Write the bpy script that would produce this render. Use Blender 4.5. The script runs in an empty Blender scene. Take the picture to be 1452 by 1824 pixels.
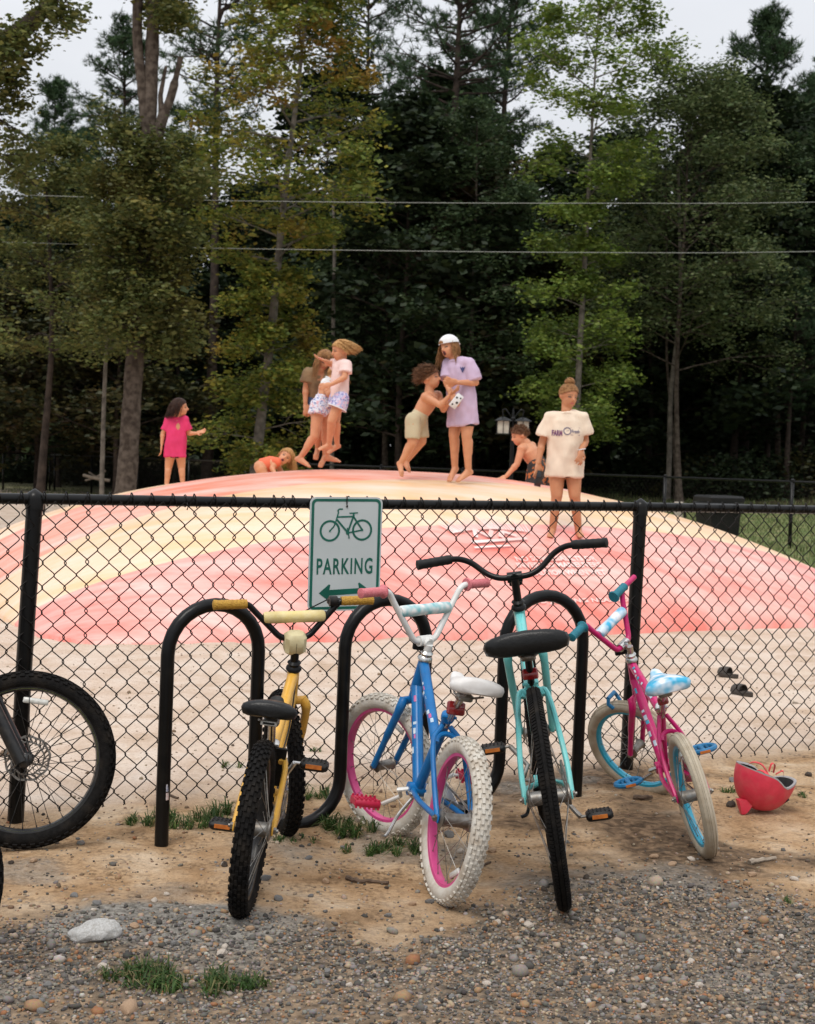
import bpy, bmesh, math, random
import numpy as np
from mathutils import Vector, Matrix
from mathutils.bvhtree import BVHTree

# ------------------------------------------------------------------ camera, sky, sun, exposure
SC = bpy.context.scene
COL = SC.collection
F_PX, CX, CY, CAM_H = 2533.0, 726.0, 912.0, 1.42
PITCH, ROLL = math.atan(112 / 2533.0), math.radians(1.8)
_fw = np.array([0, math.cos(PITCH), -math.sin(PITCH)])
_up0 = np.array([0, math.sin(PITCH), math.cos(PITCH)])
_rt0 = np.array([1.0, 0, 0])
_up = _up0 * math.cos(ROLL) - _rt0 * math.sin(ROLL)
_rt = _rt0 * math.cos(ROLL) + _up0 * math.sin(ROLL)
CAM_O = np.array([0, 0, CAM_H])
cam_d = bpy.data.cameras.new('camera')
cam = bpy.data.objects.new('camera', cam_d)
COL.objects.link(cam)
SC.camera = cam
cam.matrix_world = Matrix(((_rt[0], _up[0], -_fw[0], 0), (_rt[1], _up[1], -_fw[1], 0),
                           (_rt[2], _up[2], -_fw[2], CAM_H), (0, 0, 0, 1)))
cam_d.sensor_fit = 'VERTICAL'
cam_d.sensor_height = 36.0
cam_d.lens = 36.0 * F_PX / 1824.0
cam_d.clip_start, cam_d.clip_end = 0.05, 3000
cam_d.dof.use_dof = True
cam_d.dof.focus_distance = 4.75
cam_d.dof.aperture_fstop = 8.5

world = bpy.data.worlds.new('World')
SC.world = world
world.use_nodes = True
wn, wl = world.node_tree.nodes, world.node_tree.links
wn.clear()
SUN_EL, SUN_ROT = math.radians(58), math.radians(200)
w_out = wn.new('ShaderNodeOutputWorld')
w_bg = wn.new('ShaderNodeBackground')
w_sky = wn.new('ShaderNodeTexSky')
w_sky.sky_type = 'NISHITA'
w_sky.sun_disc = False
w_sky.sun_elevation, w_sky.sun_rotation = SUN_EL, SUN_ROT
w_tc = wn.new('ShaderNodeTexCoord')
w_sep = wn.new('ShaderNodeSeparateXYZ')
w_noise = wn.new('ShaderNodeTexNoise')
w_noise.inputs['Scale'].default_value = 3.2
w_noise.inputs['Detail'].default_value = 5
w_map = wn.new('ShaderNodeMapping')
w_map.inputs['Scale'].default_value = (1, 1, 2.6)
w_ramp = wn.new('ShaderNodeValToRGB')
w_ramp.color_ramp.elements[0].position = 0.34
w_ramp.color_ramp.elements[0].color = (0.90, 0.92, 0.97, 1)
w_ramp.color_ramp.elements[1].position = 0.62
w_ramp.color_ramp.elements[1].color = (1.0, 1.02, 1.06, 1)
# an overcast sky grows brighter towards the zenith: L = Lz (1 + 2 sin e) / 3
w_lum = wn.new('ShaderNodeMath'); w_lum.operation = 'MULTIPLY_ADD'; w_lum.use_clamp = False
w_lum.inputs[1].default_value, w_lum.inputs[2].default_value = 9.0, 5.6
w_clamp = wn.new('ShaderNodeMath'); w_clamp.operation = 'MAXIMUM'; w_clamp.inputs[1].default_value = 0.0
w_mul = wn.new('ShaderNodeMixRGB'); w_mul.blend_type = 'MULTIPLY'; w_mul.inputs[0].default_value = 1.0
w_mix = wn.new('ShaderNodeMixRGB'); w_mix.inputs[0].default_value = 0.93
wl.new(w_tc.outputs['Generated'], w_sep.inputs[0])
wl.new(w_tc.outputs['Generated'], w_map.inputs[0])
wl.new(w_map.outputs[0], w_noise.inputs['Vector'])
wl.new(w_noise.outputs[0], w_ramp.inputs[0])
wl.new(w_sep.outputs[2], w_clamp.inputs[0])
wl.new(w_clamp.outputs[0], w_lum.inputs[0])
wl.new(w_ramp.outputs[0], w_mul.inputs[1])
wl.new(w_lum.outputs[0], w_mul.inputs[2])
wl.new(w_sky.outputs[0], w_mix.inputs[1])
wl.new(w_mul.outputs[0], w_mix.inputs[2])
wl.new(w_mix.outputs[0], w_bg.inputs[0])
w_bg.inputs[1].default_value = 0.1
wl.new(w_bg.outputs[0], w_out.inputs[0])

sun_d = bpy.data.lights.new('sun', 'SUN')
sun = bpy.data.objects.new('sun', sun_d)
COL.objects.link(sun)
sun_d.energy = 1.5
sun_d.angle = math.radians(24)
sun_d.color = (1.0, 0.95, 0.88)
# from behind the camera, a little to the left
_sd = Vector((math.sin(SUN_ROT) * math.cos(SUN_EL), math.cos(SUN_ROT) * math.cos(SUN_EL), math.sin(SUN_EL)))
sun.rotation_euler = _sd.to_track_quat('Z', 'Y').to_euler()

SC.view_settings.view_transform = 'Standard'
SC.view_settings.look = 'None'
SC.view_settings.exposure = 0.17
SC.view_settings.gamma = 1.0
SC.view_settings.use_curve_mapping = False
SC.render.engine = 'CYCLES'
SC.cycles.max_bounces = 6
SC.cycles.diffuse_bounces = 3
SC.cycles.glossy_bounces = 3
SC.cycles.transmission_bounces = 3
SC.cycles.transparent_max_bounces = 6
SC.cycles.use_denoising = True

# ------------------------------------------------------------------ helpers
def ray(x, y):
    return _fw + _rt * ((x - CX) / F_PX) - _up * ((y - CY) / F_PX)
def at_z(x, y, z=0.0):
    d = ray(x, y); return CAM_O + d * ((z - CAM_H) / d[2])
def at_y(x, y, Y):
    d = ray(x, y); return CAM_O + d * (Y / d[1])
def V(*a): return np.array(a, dtype=float)
def nrm(v):
    v = np.asarray(v, dtype=float); return v / (np.linalg.norm(v) + 1e-12)

class MB:
    """collects shapes; build() links them as one mesh object"""
    def __init__(self):
        self.v, self.f, self.m = [], [], []
    def add(self, verts, faces, mi=0):
        o = len(self.v)
        self.v.extend([tuple(map(float, p)) for p in verts])
        self.f.extend([tuple(i + o for i in fc) for fc in faces])
        self.m.extend([mi] * len(faces))
        return self
    def loft(self, rings, closed=True, cap=True, mi=0, loop=False):
        n = len(rings[0]); vs = [p for r in rings for p in r]; fs = []
        R = len(rings)
        for i in range(R if loop else R - 1):
            a, b = i * n, ((i + 1) % R) * n
            for j in range(n if closed else n - 1):
                k = (j + 1) % n
                fs.append((a + j, a + k, b + k, b + j))
        if cap and closed and not loop:
            fs.append(tuple(range(n - 1, -1, -1)))
            fs.append(tuple((R - 1) * n + j for j in range(n)))
        return self.add(vs, fs, mi)
    def tube(self, path, r, n=8, cap=True, mi=0, loop=False, flat=None):
        P = [np.asarray(p, dtype=float) for p in path]
        rs = [r] * len(P) if np.isscalar(r) else list(r)
        rings = []; N = len(P); ref = None
        for i, p in enumerate(P):
            if loop: t = nrm(P[(i + 1) % N] - P[i - 1])
            else: t = nrm(P[min(i + 1, N - 1)] - P[max(i - 1, 0)])
            if ref is None:
                ref = V(0, 0, 1) if abs(t[2]) < .9 else V(1, 0, 0)
            s = nrm(np.cross(t, ref)); u = np.cross(s, t); ref = u
            fl = 1.0 if flat is None else flat
            rings.append([p + rs[i] * (math.cos(a) * s + math.sin(a) * u * fl) for a in
                          [2 * math.pi * k / n for k in range(n)]])
        return self.loft(rings, True, cap, mi, loop)
    def box(self, c, s, R=None, mi=0, bev=0.0):
        c = np.asarray(c, float); hx, hy, hz = [d / 2 for d in s]
        if bev > 0:
            vs, fs = [], []
            b = bev
            prof = [(-hx + b, -hy), (hx - b, -hy), (hx, -hy + b), (hx, hy - b), (hx - b, hy), (-hx + b, hy), (-hx, hy - b), (-hx, -hy + b)]
            rings = []
            for z, k in ((-hz, 1), (-hz + b, 0), (hz - b, 0), (hz, 1)):
                rings.append([V(x - k * b * np.sign(x) * .8, y - k * b * np.sign(y) * .8, z) for x, y in prof])
            if R is not None: rings = [[R @ p for p in r] for r in rings]
            return self.loft([[c + p for p in r] for r in rings], True, True, mi)
        vs = [V(x, y, z) for z in (-hz, hz) for y in (-hy, hy) for x in (-hx, hx)]
        if R is not None: vs = [R @ p for p in vs]
        return self.add([c + p for p in vs], [(0, 2, 3, 1), (4, 5, 7, 6), (0, 1, 5, 4), (2, 6, 7, 3), (0, 4, 6, 2), (1, 3, 7, 5)], mi)
    def lathe(self, prof, o=(0, 0, 0), axis=(0, 0, 1), n=16, cap=True, mi=0):
        a = nrm(axis); ref = V(1, 0, 0) if abs(a[0]) < .9 else V(0, 1, 0)
        s = nrm(np.cross(a, ref)); u = np.cross(a, s); o = np.asarray(o, float)
        return self.loft([[o + a * h + r * (math.cos(t) * s + math.sin(t) * u) for t in
                           [2 * math.pi * k / n for k in range(n)]] for r, h in prof], True, cap, mi)
    def ell(self, c, r, R=None, nu=12, nv=8, mi=0):
        c = np.asarray(c, float); rings = []
        for i in range(1, nv):
            ph = math.pi * i / nv
            ring = [V(r[0] * math.sin(ph) * math.cos(t), r[1] * math.sin(ph) * math.sin(t), -r[2] * math.cos(ph))
                    for t in [2 * math.pi * k / nu for k in range(nu)]]
            if R is not None: ring = [R @ p for p in ring]
            rings.append([c + p for p in ring])
        return self.loft(rings, True, True, mi)
    def capsule(self, a, b, ra, rb, n=12, flat_end=False):
        a, b = np.asarray(a, float), np.asarray(b, float)
        t = nrm(b - a); L = np.linalg.norm(b - a)
        prof = [] if flat_end else [(ra * math.sin(q), -ra * math.cos(q)) for q in (.35, .8, 1.2)]
        prof += [(ra, 0), ((ra + rb) / 2, L / 2), (rb, L)]
        if not flat_end: prof += [(rb * math.cos(q), L + rb * math.sin(q)) for q in (.4, .8, 1.2)]
        return self.lathe(prof, a, t, n)
    def mesh(self, name, mats=None, smooth=True):
        me = bpy.data.meshes.new(name)
        me.from_pydata(self.v, [], self.f)
        for m in (mats if isinstance(mats, (list, tuple)) else [mats]):
            if m is not None: me.materials.append(m)
        if any(self.m): me.polygons.foreach_set('material_index', self.m)
        if smooth: me.polygons.foreach_set('use_smooth', [True] * len(me.polygons))
        me.update()
        return me
    def build(self, name, mats, parent=None, smooth=True, sharp=40):
        me = self.mesh(name, mats, smooth)
        if smooth and sharp: me.set_sharp_from_angle(angle=math.radians(sharp))
        return link(name, me, parent)

def link(name, data, parent=None):
    o = bpy.data.objects.new(name, data)
    COL.objects.link(o)
    if parent is not None: o.parent = parent
    return o
def tag(o, label=None, cat=None, group=None, kind=None):
    if label: o['label'] = label
    if cat: o['category'] = cat
    if group: o['group'] = group
    if kind: o['kind'] = kind
    return o
def empty(name, loc=(0, 0, 0), rz=0.0):
    o = bpy.data.objects.new(name, None)
    COL.objects.link(o)
    o.location = Vector([float(q) for q in loc]); o.rotation_euler = (0, 0, rz)
    o.empty_display_size = .1
    return o
def np_mesh(name, verts, faces, mats=None, smooth=False):
    """verts (n,3) array, faces (m,k) array of one size"""
    me = bpy.data.meshes.new(name)
    verts = np.ascontiguousarray(verts, dtype=np.float32); faces = np.ascontiguousarray(faces, dtype=np.int32)
    k = faces.shape[1]
    me.vertices.add(len(verts)); me.vertices.foreach_set('co', verts.ravel())
    me.loops.add(faces.size); me.loops.foreach_set('vertex_index', faces.ravel())
    me.polygons.add(len(faces))
    me.polygons.foreach_set('loop_start', np.arange(0, faces.size, k, dtype=np.int32))
    me.polygons.foreach_set('loop_total', np.full(len(faces), k, dtype=np.int32))
    if smooth: me.polygons.foreach_set('use_smooth', np.ones(len(faces), dtype=bool))
    for m in (mats if isinstance(mats, (list, tuple)) else [mats]):
        if m is not None: me.materials.append(m)
    me.update(calc_edges=True); me.validate()
    return me
def vnoise(x, y, seed=0):
    x, y = np.asarray(x, float), np.asarray(y, float)
    xi, yi = np.floor(x).astype(np.int64), np.floor(y).astype(np.int64)
    fx, fy = x - xi, y - yi
    fx, fy = fx * fx * (3 - 2 * fx), fy * fy * (3 - 2 * fy)
    def h(a, b):
        n = (a * 374761393 + b * 668265263 + seed * 974634777) & 0xffffffff
        n = ((n ^ (n >> 13)) * 1274126177) & 0xffffffff
        return ((n ^ (n >> 16)) & 0xffff) / 65535.0
    return (h(xi, yi) * (1 - fx) + h(xi + 1, yi) * fx) * (1 - fy) + (h(xi, yi + 1) * (1 - fx) + h(xi + 1, yi + 1) * fx) * fy - .5
def fbm(x, y, seed=0, oc=4):
    return sum(vnoise(x * 2 ** k, y * 2 ** k, seed + k) / 2 ** k for k in range(oc))
def arc(c, r, a0, a1, n, ex, ez):
    return [np.asarray(c, float) + r * (math.cos(a0 + (a1 - a0) * k / n) * np.asarray(ex) + math.sin(a0 + (a1 - a0) * k / n) * np.asarray(ez)) for k in range(n + 1)]
def smooth_path(pts, n=6):
    """Catmull-Rom through pts"""
    P = [np.asarray(p, float) for p in pts]; P = [2 * P[0] - P[1]] + P + [2 * P[-1] - P[-2]]; out = []
    for i in range(1, len(P) - 2):
        for k in range(n):
            t = k / n
            out.append(.5 * (2 * P[i] + (P[i + 1] - P[i - 1]) * t + (2 * P[i - 1] - 5 * P[i] + 4 * P[i + 1] - P[i + 2]) * t * t + (3 * P[i] - P[i - 1] - 3 * P[i + 1] + P[i + 2]) * t ** 3))
    return out + [P[-2]]
def fillet(pts, r, n=6):
    """polyline with rounded corners"""
    P = [np.asarray(p, float) for p in pts]; out = [P[0]]
    for i in range(1, len(P) - 1):
        a, b, c = P[i - 1], P[i], P[i + 1]
        u, w = nrm(a - b), nrm(c - b); d = min(r, np.linalg.norm(a - b) * .48, np.linalg.norm(c - b) * .48)
        p0, p2 = b + u * d, b + w * d
        out += [(1 - t) ** 2 * p0 + 2 * t * (1 - t) * b + t * t * p2 for t in [k / n for k in range(n + 1)]]
    return out + [P[-1]]

# ------------------------------------------------------------------ materials
def new_mat(name):
    m = bpy.data.materials.new(name); m.use_nodes = True
    nt = m.node_tree; b = nt.nodes['Principled BSDF']
    return m, nt, b
def pm(name, c, c2=None, scale=30.0, rough=.5, bump=0.0, bscale=None, metal=0.0, spec=.5, coat=0.0, dirt=None, dscale=9.0, damt=.5, detail=4, sss=0.0):
    """plain procedural material: two-tone noise, fine relief, optional dust with a shape of its own"""
    m, nt, b = new_mat(name); N, L = nt.nodes, nt.links
    tc = N.new('ShaderNodeTexCoord')
    no = N.new('ShaderNodeTexNoise'); no.inputs['Scale'].default_value = scale; no.inputs['Detail'].default_value = detail
    L.new(tc.outputs['Object'], no.inputs['Vector'])
    c2 = c2 or tuple(q * .82 for q in c)
    rp = N.new('ShaderNodeValToRGB')
    rp.color_ramp.elements[0].position, rp.color_ramp.elements[1].position = .35, .65
    rp.color_ramp.elements[0].color, rp.color_ramp.elements[1].color = (*c2, 1), (*c, 1)
    L.new(no.outputs[0], rp.inputs[0]); src = rp.outputs[0]
    if dirt:
        dn = N.new('ShaderNodeTexNoise'); dn.inputs['Scale'].default_value = dscale; dn.inputs['Detail'].default_value = 6
        L.new(tc.outputs['Object'], dn.inputs['Vector'])
        dr = N.new('ShaderNodeValToRGB'); dr.color_ramp.elements[0].position, dr.color_ramp.elements[1].position = .5, .68
        dr.color_ramp.elements[0].color, dr.color_ramp.elements[1].color = (0, 0, 0, 1), (damt, damt, damt, 1)
        L.new(dn.outputs[0], dr.inputs[0])
        mx = N.new('ShaderNodeMixRGB'); mx.inputs[2].default_value = (*dirt, 1)
        L.new(dr.outputs[0], mx.inputs[0]); L.new(src, mx.inputs[1]); src = mx.outputs[0]
    L.new(src, b.inputs['Base Color'])
    b.inputs['Roughness'].default_value = rough
    b.inputs['Metallic'].default_value = metal
    b.inputs['Specular IOR Level'].default_value = spec
    if coat: b.inputs['Coat Weight'].default_value = coat; b.inputs['Coat Roughness'].default_value = .15
    if sss:
        b.inputs['Subsurface Weight'].default_value = sss
        b.inputs['Subsurface Radius'].default_value = (.012, .005, .003)
    if bump:
        bn = N.new('ShaderNodeTexNoise'); bn.inputs['Scale'].default_value = bscale or scale * 3; bn.inputs['Detail'].default_value = 3
        L.new(tc.outputs['Object'], bn.inputs['Vector'])
        bp = N.new('ShaderNodeBump'); bp.inputs['Strength'].default_value = bump; bp.inputs['Distance'].default_value = .01
        L.new(bn.outputs[0], bp.inputs['Height']); L.new(bp.outputs[0], b.inputs['Normal'])
    return m
M = {}
DUST = (.36, .27, .18)
M['black_paint'] = pm('black_paint', (.0035, .0035, .0035), (.005, .005, .005), 8, .28, dirt=(.04, .033, .026), dscale=14, damt=.12, spec=.22)
M['vinyl_wire'] = pm('vinyl_wire', (.009, .0065, .005), (.005, .004, .0035), 40, .5, spec=.2)
M['rubber'] = pm('rubber', (.006, .0056, .0054), (.011, .010, .0095), 60, .78, .3, 200, dirt=(.09, .07, .05), dscale=16, damt=.15, spec=.10)
M['black_plastic'] = pm('black_plastic', (.005, .005, .005), (.008, .008, .008), 60, .42, .1, 300, dirt=(.07, .055, .04), dscale=30, damt=.15, spec=.25)
M['chrome'] = pm('chrome', (.62, .61, .59), (.45, .44, .42), 60, .24, metal=1.0)
M['steel_dull'] = pm('steel_dull', (.3, .29, .27), (.2, .17, .14), 50, .45, metal=.9)
M['amber'] = pm('amber', (.55, .17, .03), (.4, .11, .02), 60, .3)
M['red_lens'] = pm('red_lens', (.28, .012, .012), (.18, .008, .01), 60, .22, coat=.5)
M['clear_plastic'] = pm('clear_plastic', (.7, .7, .66), (.55, .55, .5), 60, .25)
# ------------------------------------------------------------------ layout frame shared by fence, rack and bounce pad
TH = math.radians(25.5)
UF, NF = V(math.cos(TH), math.sin(TH), 0), V(-math.sin(TH), math.cos(TH), 0)
def beyond(x, y):
    """metres behind the back fence line"""
    return (np.asarray(x, float) - 6.7) * .783 + (np.asarray(y, float) - 25.8) * .621
def ground_z(x, y):
    y = np.asarray(y, float)
    return -.0085 * np.maximum(0, np.minimum(y, 60) - 8.0) + .058 * np.clip(beyond(x, y) - 1.2, 0, 16)
def gpt(x, y):
    """photo pixel -> point on the (sloping) ground"""
    p = at_z(x, y, 0.0)
    for _ in range(6): p = at_z(x, y, float(ground_z(p[0], p[1])))
    return p

# ------------------------------------------------------------------ ground: one graded sheet
def graded(lo, hi, step, far_lo, far_hi, g=1.13):
    a = list(np.arange(lo, hi, step)); s = step; q = a[-1]
    while q < far_hi: s = s * g; q += s; a.append(q)
    s = step; q = lo; pre = []
    while q > far_lo: s = s * g; q -= s; pre.append(q)
    return np.array(pre[::-1] + a)
gx = graded(-2.3, 3.2, .021, -400, 400, 1.10)
gy = graded(3.1, 8.0, .021, -6, 900, 1.055)
GX, GY = np.meshgrid(gx, gy)
GB = GX * NF[0] + GY * NF[1]
GZ = ground_z(GX, GY)
def sst(v, a, b):
    t = np.clip((v - a) / (b - a), 0, 1); return t * t * (3 - 2 * t)
near = np.clip(1 - np.abs(GX) / 14, 0, 1) * np.clip((26 - GY) / 12, 0, 1)
sandz = sst(GB, 5.25, 5.7)
grav_edge = 4.36 + .30 * fbm(GX * 1.6, GY * 1.6, 5) + .16 * sst(GX, .4, .9) - .20 * sst(-GX, .05, .5)
gravz = (1 - sst(GY, grav_edge - .10, grav_edge + .30)) * (1 - .7 * sst(fbm(GX * 1.3 + 7, GY * 2.1, 61, 4), .0, .22) * (.3 + .7 * sst(GY, 3.6, 4.0)))
GZ = GZ + near * (sandz * (.045 * fbm(GX * 1.9, GY * 1.9, 11, 4) + .016 * np.abs(fbm(GX * 9, GY * 9, 3, 2)))
                  + (1 - sandz) * (.026 * fbm(GX * 2.2, GY * 2.2, 21, 5) + .010 * fbm(GX * 9, GY * 9, 8, 3)))
lawn_n = fbm(GX * .55, GY * .55, 31, 4)
lawn = sst(GX * .8 + GB * .25 + lawn_n * 2.2, 5.6, 7.4) * sst(GY, 15, 18)
lawn = np.maximum(lawn, sst(GY + lawn_n * 4, 44, 50) * .8)
wood = sst(beyond(GX, GY) + lawn_n * 1.6 - 6.0 * sst(GX, -4, 4), 1.0, 4.0)
verts = np.stack([GX, GY, GZ], -1).reshape(-1, 3)
ny_, nx_ = GX.shape
idx = np.arange(ny_ * nx_).reshape(ny_, nx_)
faces = np.stack([idx[:-1, :-1], idx[:-1, 1:], idx[1:, 1:], idx[1:, :-1]], -1).reshape(-1, 4)

def ground_mat():
    m, nt, b = new_mat('ground'); N, L = nt.nodes, nt.links
    tc = N.new('ShaderNodeTexCoord')
    at = N.new('ShaderNodeAttribute'); at.attribute_name = 'zone'
    sp = N.new('ShaderNodeSeparateColor'); L.new(at.outputs['Color'], sp.inputs[0])
    def noise(sc, det=5, dist=0.0):
        n = N.new('ShaderNodeTexNoise'); n.inputs['Scale'].default_value = sc; n.inputs['Detail'].default_value = det
        n.inputs['Distortion'].default_value = dist
        L.new(tc.outputs['Object'], n.inputs['Vector']); return n.outputs[0]
    def ramp(src, stops):
        r = N.new('ShaderNodeValToRGB'); e = r.color_ramp.elements
        while len(e) < len(stops): e.new(.5)
        for q, (p, c) in zip(e, stops): q.position = p; q.color = (*c, 1)
        L.new(src, r.inputs[0]); return r.outputs[0]
    def mix(f, a, c):
        x = N.new('ShaderNodeMixRGB')
        if isinstance(f, float): x.inputs[0].default_value = f
        else: L.new(f, x.inputs[0])
        L.new(a, x.inputs[1]); L.new(c, x.inputs[2]); return x.outputs[0]
    fleck = ramp(noise(70, 3), [(.60, (0, 0, 0)), (.72, (1, 1, 1))])
    sand = ramp(noise(3.2, 8, .4), [(.3, (.45, .33, .24)), (.48, (.56, .44, .35)), (.66, (.62, .52, .435))])
    sandspot = ramp(noise(38, 4), [(.40, (.38, .25, .15)), (.55, (.62, .50, .39))])
    sand = mix(ramp(noise(6, 4), [(.5, (.08, .08, .08)), (.75, (.5, .5, .5))]), sand, sandspot)
    dirt = ramp(noise(4.2, 9, .6), [(.30, (.17, .10, .05)), (.43, (.34, .21, .11)), (.55, (.46, .315, .19)), (.68, (.57, .44, .31))])
    crumb = ramp(noise(55, 5), [(.38, (.10, .065, .04)), (.56, (.42, .28, .16))])
    dirt = mix(ramp(noise(9, 5), [(.42, (.15, .15, .15)), (.7, (.75, .75, .75))]), dirt, crumb)
    dirt = mix(ramp(noise(1.4, 6, .8), [(.58, (0, 0, 0)), (.72, (.6, .6, .6))]), dirt, ramp(noise(40, 5), [(.35, (.11, .10, .085)), (.65, (.25, .235, .205))]))
    grav = ramp(noise(30, 6), [(.32, (.05, .04, .031)), (.5, (.145, .112, .082)), (.66, (.27, .195, .13))])
    gras = ramp(noise(5, 8, .5), [(.28, (.34, .28, .17)), (.40, (.17, .18, .07)), (.6, (.085, .125, .04)), (.75, (.11, .15, .055))])
    litt = ramp(noise(2.4, 8), [(.3, (.022, .022, .010)), (.6, (.05, .042, .02)), (.75, (.035, .045, .016))])
    ap = N.new('ShaderNodeAttribute'); ap.attribute_name = 'patch'
    sq_ = N.new('ShaderNodeSeparateColor'); L.new(ap.outputs['Color'], sq_.inputs[0])
    soil = ramp(noise(26, 7, .5), [(.34, (.055, .036, .022)), (.5, (.13, .085, .052)), (.68, (.25, .165, .10))])
    fine_ = ramp(noise(60, 6), [(.36, (.12, .11, .095)), (.62, (.27, .25, .22))])
    dirt = mix(sq_.outputs[0], dirt, soil); dirt = mix(sq_.outputs[1], dirt, fine_)
    c = mix(sp.outputs[0], dirt, sand)
    c = mix(sp.outputs[2], c, mix(sq_.outputs[1], grav, fine_))
    c = mix(sp.outputs[1], c, gras)
    c = mix(at.outputs['Alpha'], c, litt)
    dk = N.new('ShaderNodeMixRGB'); dk.blend_type = 'MIX'
    fl = N.new('ShaderNodeMath'); fl.operation = 'MULTIPLY'; fl.inputs[1].default_value = .35
    L.new(fleck, fl.inputs[0]); L.new(fl.outputs[0], dk.inputs[0]); L.new(c, dk.inputs[1]); dk.inputs[2].default_value = (.16, .11, .07, 1)
    L.new(dk.outputs[0], b.inputs['Base Color'])
    b.inputs['Roughness'].default_value = .95; b.inputs['Specular IOR Level'].default_value = .15
    ad = N.new('ShaderNodeMath'); ad.operation = 'MULTIPLY_ADD'; ad.inputs[1].default_value = .35
    L.new(noise(95, 4), ad.inputs[0]); L.new(noise(22, 6), ad.inputs[2])
    bp = N.new('ShaderNodeBump'); bp.inputs['Strength'].default_value = .8; bp.inputs['Distance'].default_value = .028
    L.new(ad.outputs[0], bp.inputs['Height']); L.new(bp.outputs[0], b.inputs['Normal'])
    return m
M['ground'] = ground_mat()
gme = np_mesh('ground', verts, faces, M['ground'], smooth=True)
damp = sst(fbm(GX * 1.5 + 3, GY * 2.4, 41, 5) + .55 * sst(GX, .15, .5) * (1 - sst(GX, .95, 1.4)) - .18 * sst(np.abs(GY - 4.95), .25, .6), .30, .62) * (1 - sandz)
fines = (1 - sst(np.hypot((GX + .62) / .36, (GY - 4.12) / .20) + .5 * fbm(GX * 5, GY * 5, 44, 3), .75, 1.1)) + .5 * sst(fbm(GX * 2.1 - 9, GY * 2.6, 47, 4), .22, .42) * (1 - sandz)
pa = gme.color_attributes.new('patch', 'FLOAT_COLOR', 'POINT')
pa.data.foreach_set('color', np.stack([damp, np.clip(fines, 0, 1), damp * 0, damp * 0 + 1], -1).astype(np.float32).ravel())
za = gme.color_attributes.new('zone', 'FLOAT_COLOR', 'POINT')
za.data.foreach_set('color', np.stack([sandz, lawn, gravz, wood], -1).astype(np.float32).ravel())
ground = tag(link('ground', gme), kind='structure')
def surf_z(x, y):
    """height of the built ground sheet"""
    i = np.clip(np.searchsorted(gy, y) - 1, 0, ny_ - 2); j = np.clip(np.searchsorted(gx, x) - 1, 0, nx_ - 2)
    ty, tx = (y - gy[i]) / (gy[i + 1] - gy[i]), (x - gx[j]) / (gx[j + 1] - gx[j])
    return (GZ[i, j] * (1 - tx) + GZ[i, j + 1] * tx) * (1 - ty) + (GZ[i + 1, j] * (1 - tx) + GZ[i + 1, j + 1] * tx) * ty
def surf_pt(x, y, up=0.0):
    p = gpt(x, y)
    for _ in range(8): p = at_z(x, y, float(surf_z(p[0], p[1])))
    return V(p[0], p[1], p[2] + up)

# ------------------------------------------------------------------ gravel (uncountable) as one mesh of small stones
def island_mat(name, stops, rough=.85, bump=.3, seedless=True, spec=.25):
    m, nt, b = new_mat(name); N, L = nt.nodes, nt.links
    g = N.new('ShaderNodeNewGeometry'); r = N.new('ShaderNodeValToRGB'); e = r.color_ramp.elements
    while len(e) < len(stops): e.new(.5)
    for q, (p, c) in zip(e, stops): q.position = p; q.color = (*c, 1)
    r.color_ramp.interpolation = 'CONSTANT' if len(stops) > 5 else 'LINEAR'
    L.new(g.outputs['Random Per Island'], r.inputs[0])
    tc = N.new('ShaderNodeTexCoord'); no = N.new('ShaderNodeTexNoise'); no.inputs['Scale'].default_value = 160; no.inputs['Detail'].default_value = 3
    L.new(tc.outputs['Object'], no.inputs['Vector'])
    mx = N.new('ShaderNodeMixRGB'); mx.blend_type = 'MULTIPLY'; mx.inputs[0].default_value = .6
    L.new(r.outputs[0], mx.inputs[1]); L.new(no.outputs['Color'], mx.inputs[2])
    br = N.new('ShaderNodeBrightContrast'); br.inputs['Bright'].default_value = .02
    L.new(mx.outputs[0], br.inputs[0]); L.new(br.outputs[0], b.inputs['Base Color'])
    b.inputs['Roughness'].default_value = rough; b.inputs['Specular IOR Level'].default_value = spec
    return m
M['gravel'] = island_mat('gravel', [(0, (0.048, 0.042, 0.036)), (.12, (0.128, 0.114, 0.098)), (.28, (0.216, 0.190, 0.161)), (.42, (0.080, 0.070, 0.059)), (.52, (0.288, 0.251, 0.210)),
                                    (.62, (0.368, 0.220, 0.112)), (.71, (0.448, 0.327, 0.217)), (.79, (0.256, 0.228, 0.206)), (.88, (0.432, 0.334, 0.245)), (.935, (0.336, 0.144, 0.056)), (.975, (0.528, 0.471, 0.406))])
t_ = (1 + 5 ** .5) / 2
ICO_V = np.array([(-1, t_, 0), (1, t_, 0), (-1, -t_, 0), (1, -t_, 0), (0, -1, t_), (0, 1, t_), (0, -1, -t_), (0, 1, -t_), (t_, 0, -1), (t_, 0, 1), (-t_, 0, -1), (-t_, 0, 1)]) / math.sqrt(1 + t_ * t_)
ICO_F = np.array([(0, 11, 5), (0, 5, 1), (0, 1, 7), (0, 7, 10), (0, 10, 11), (1, 5, 9), (5, 11, 4), (11, 10, 2), (10, 7, 6), (7, 1, 8), (3, 9, 4), (3, 4, 2), (3, 2, 6), (3, 6, 8), (3, 8, 9), (4, 9, 5), (2, 4, 11), (6, 2, 10), (8, 6, 7), (9, 8, 1)])
rg = np.random.default_rng(4)
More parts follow.
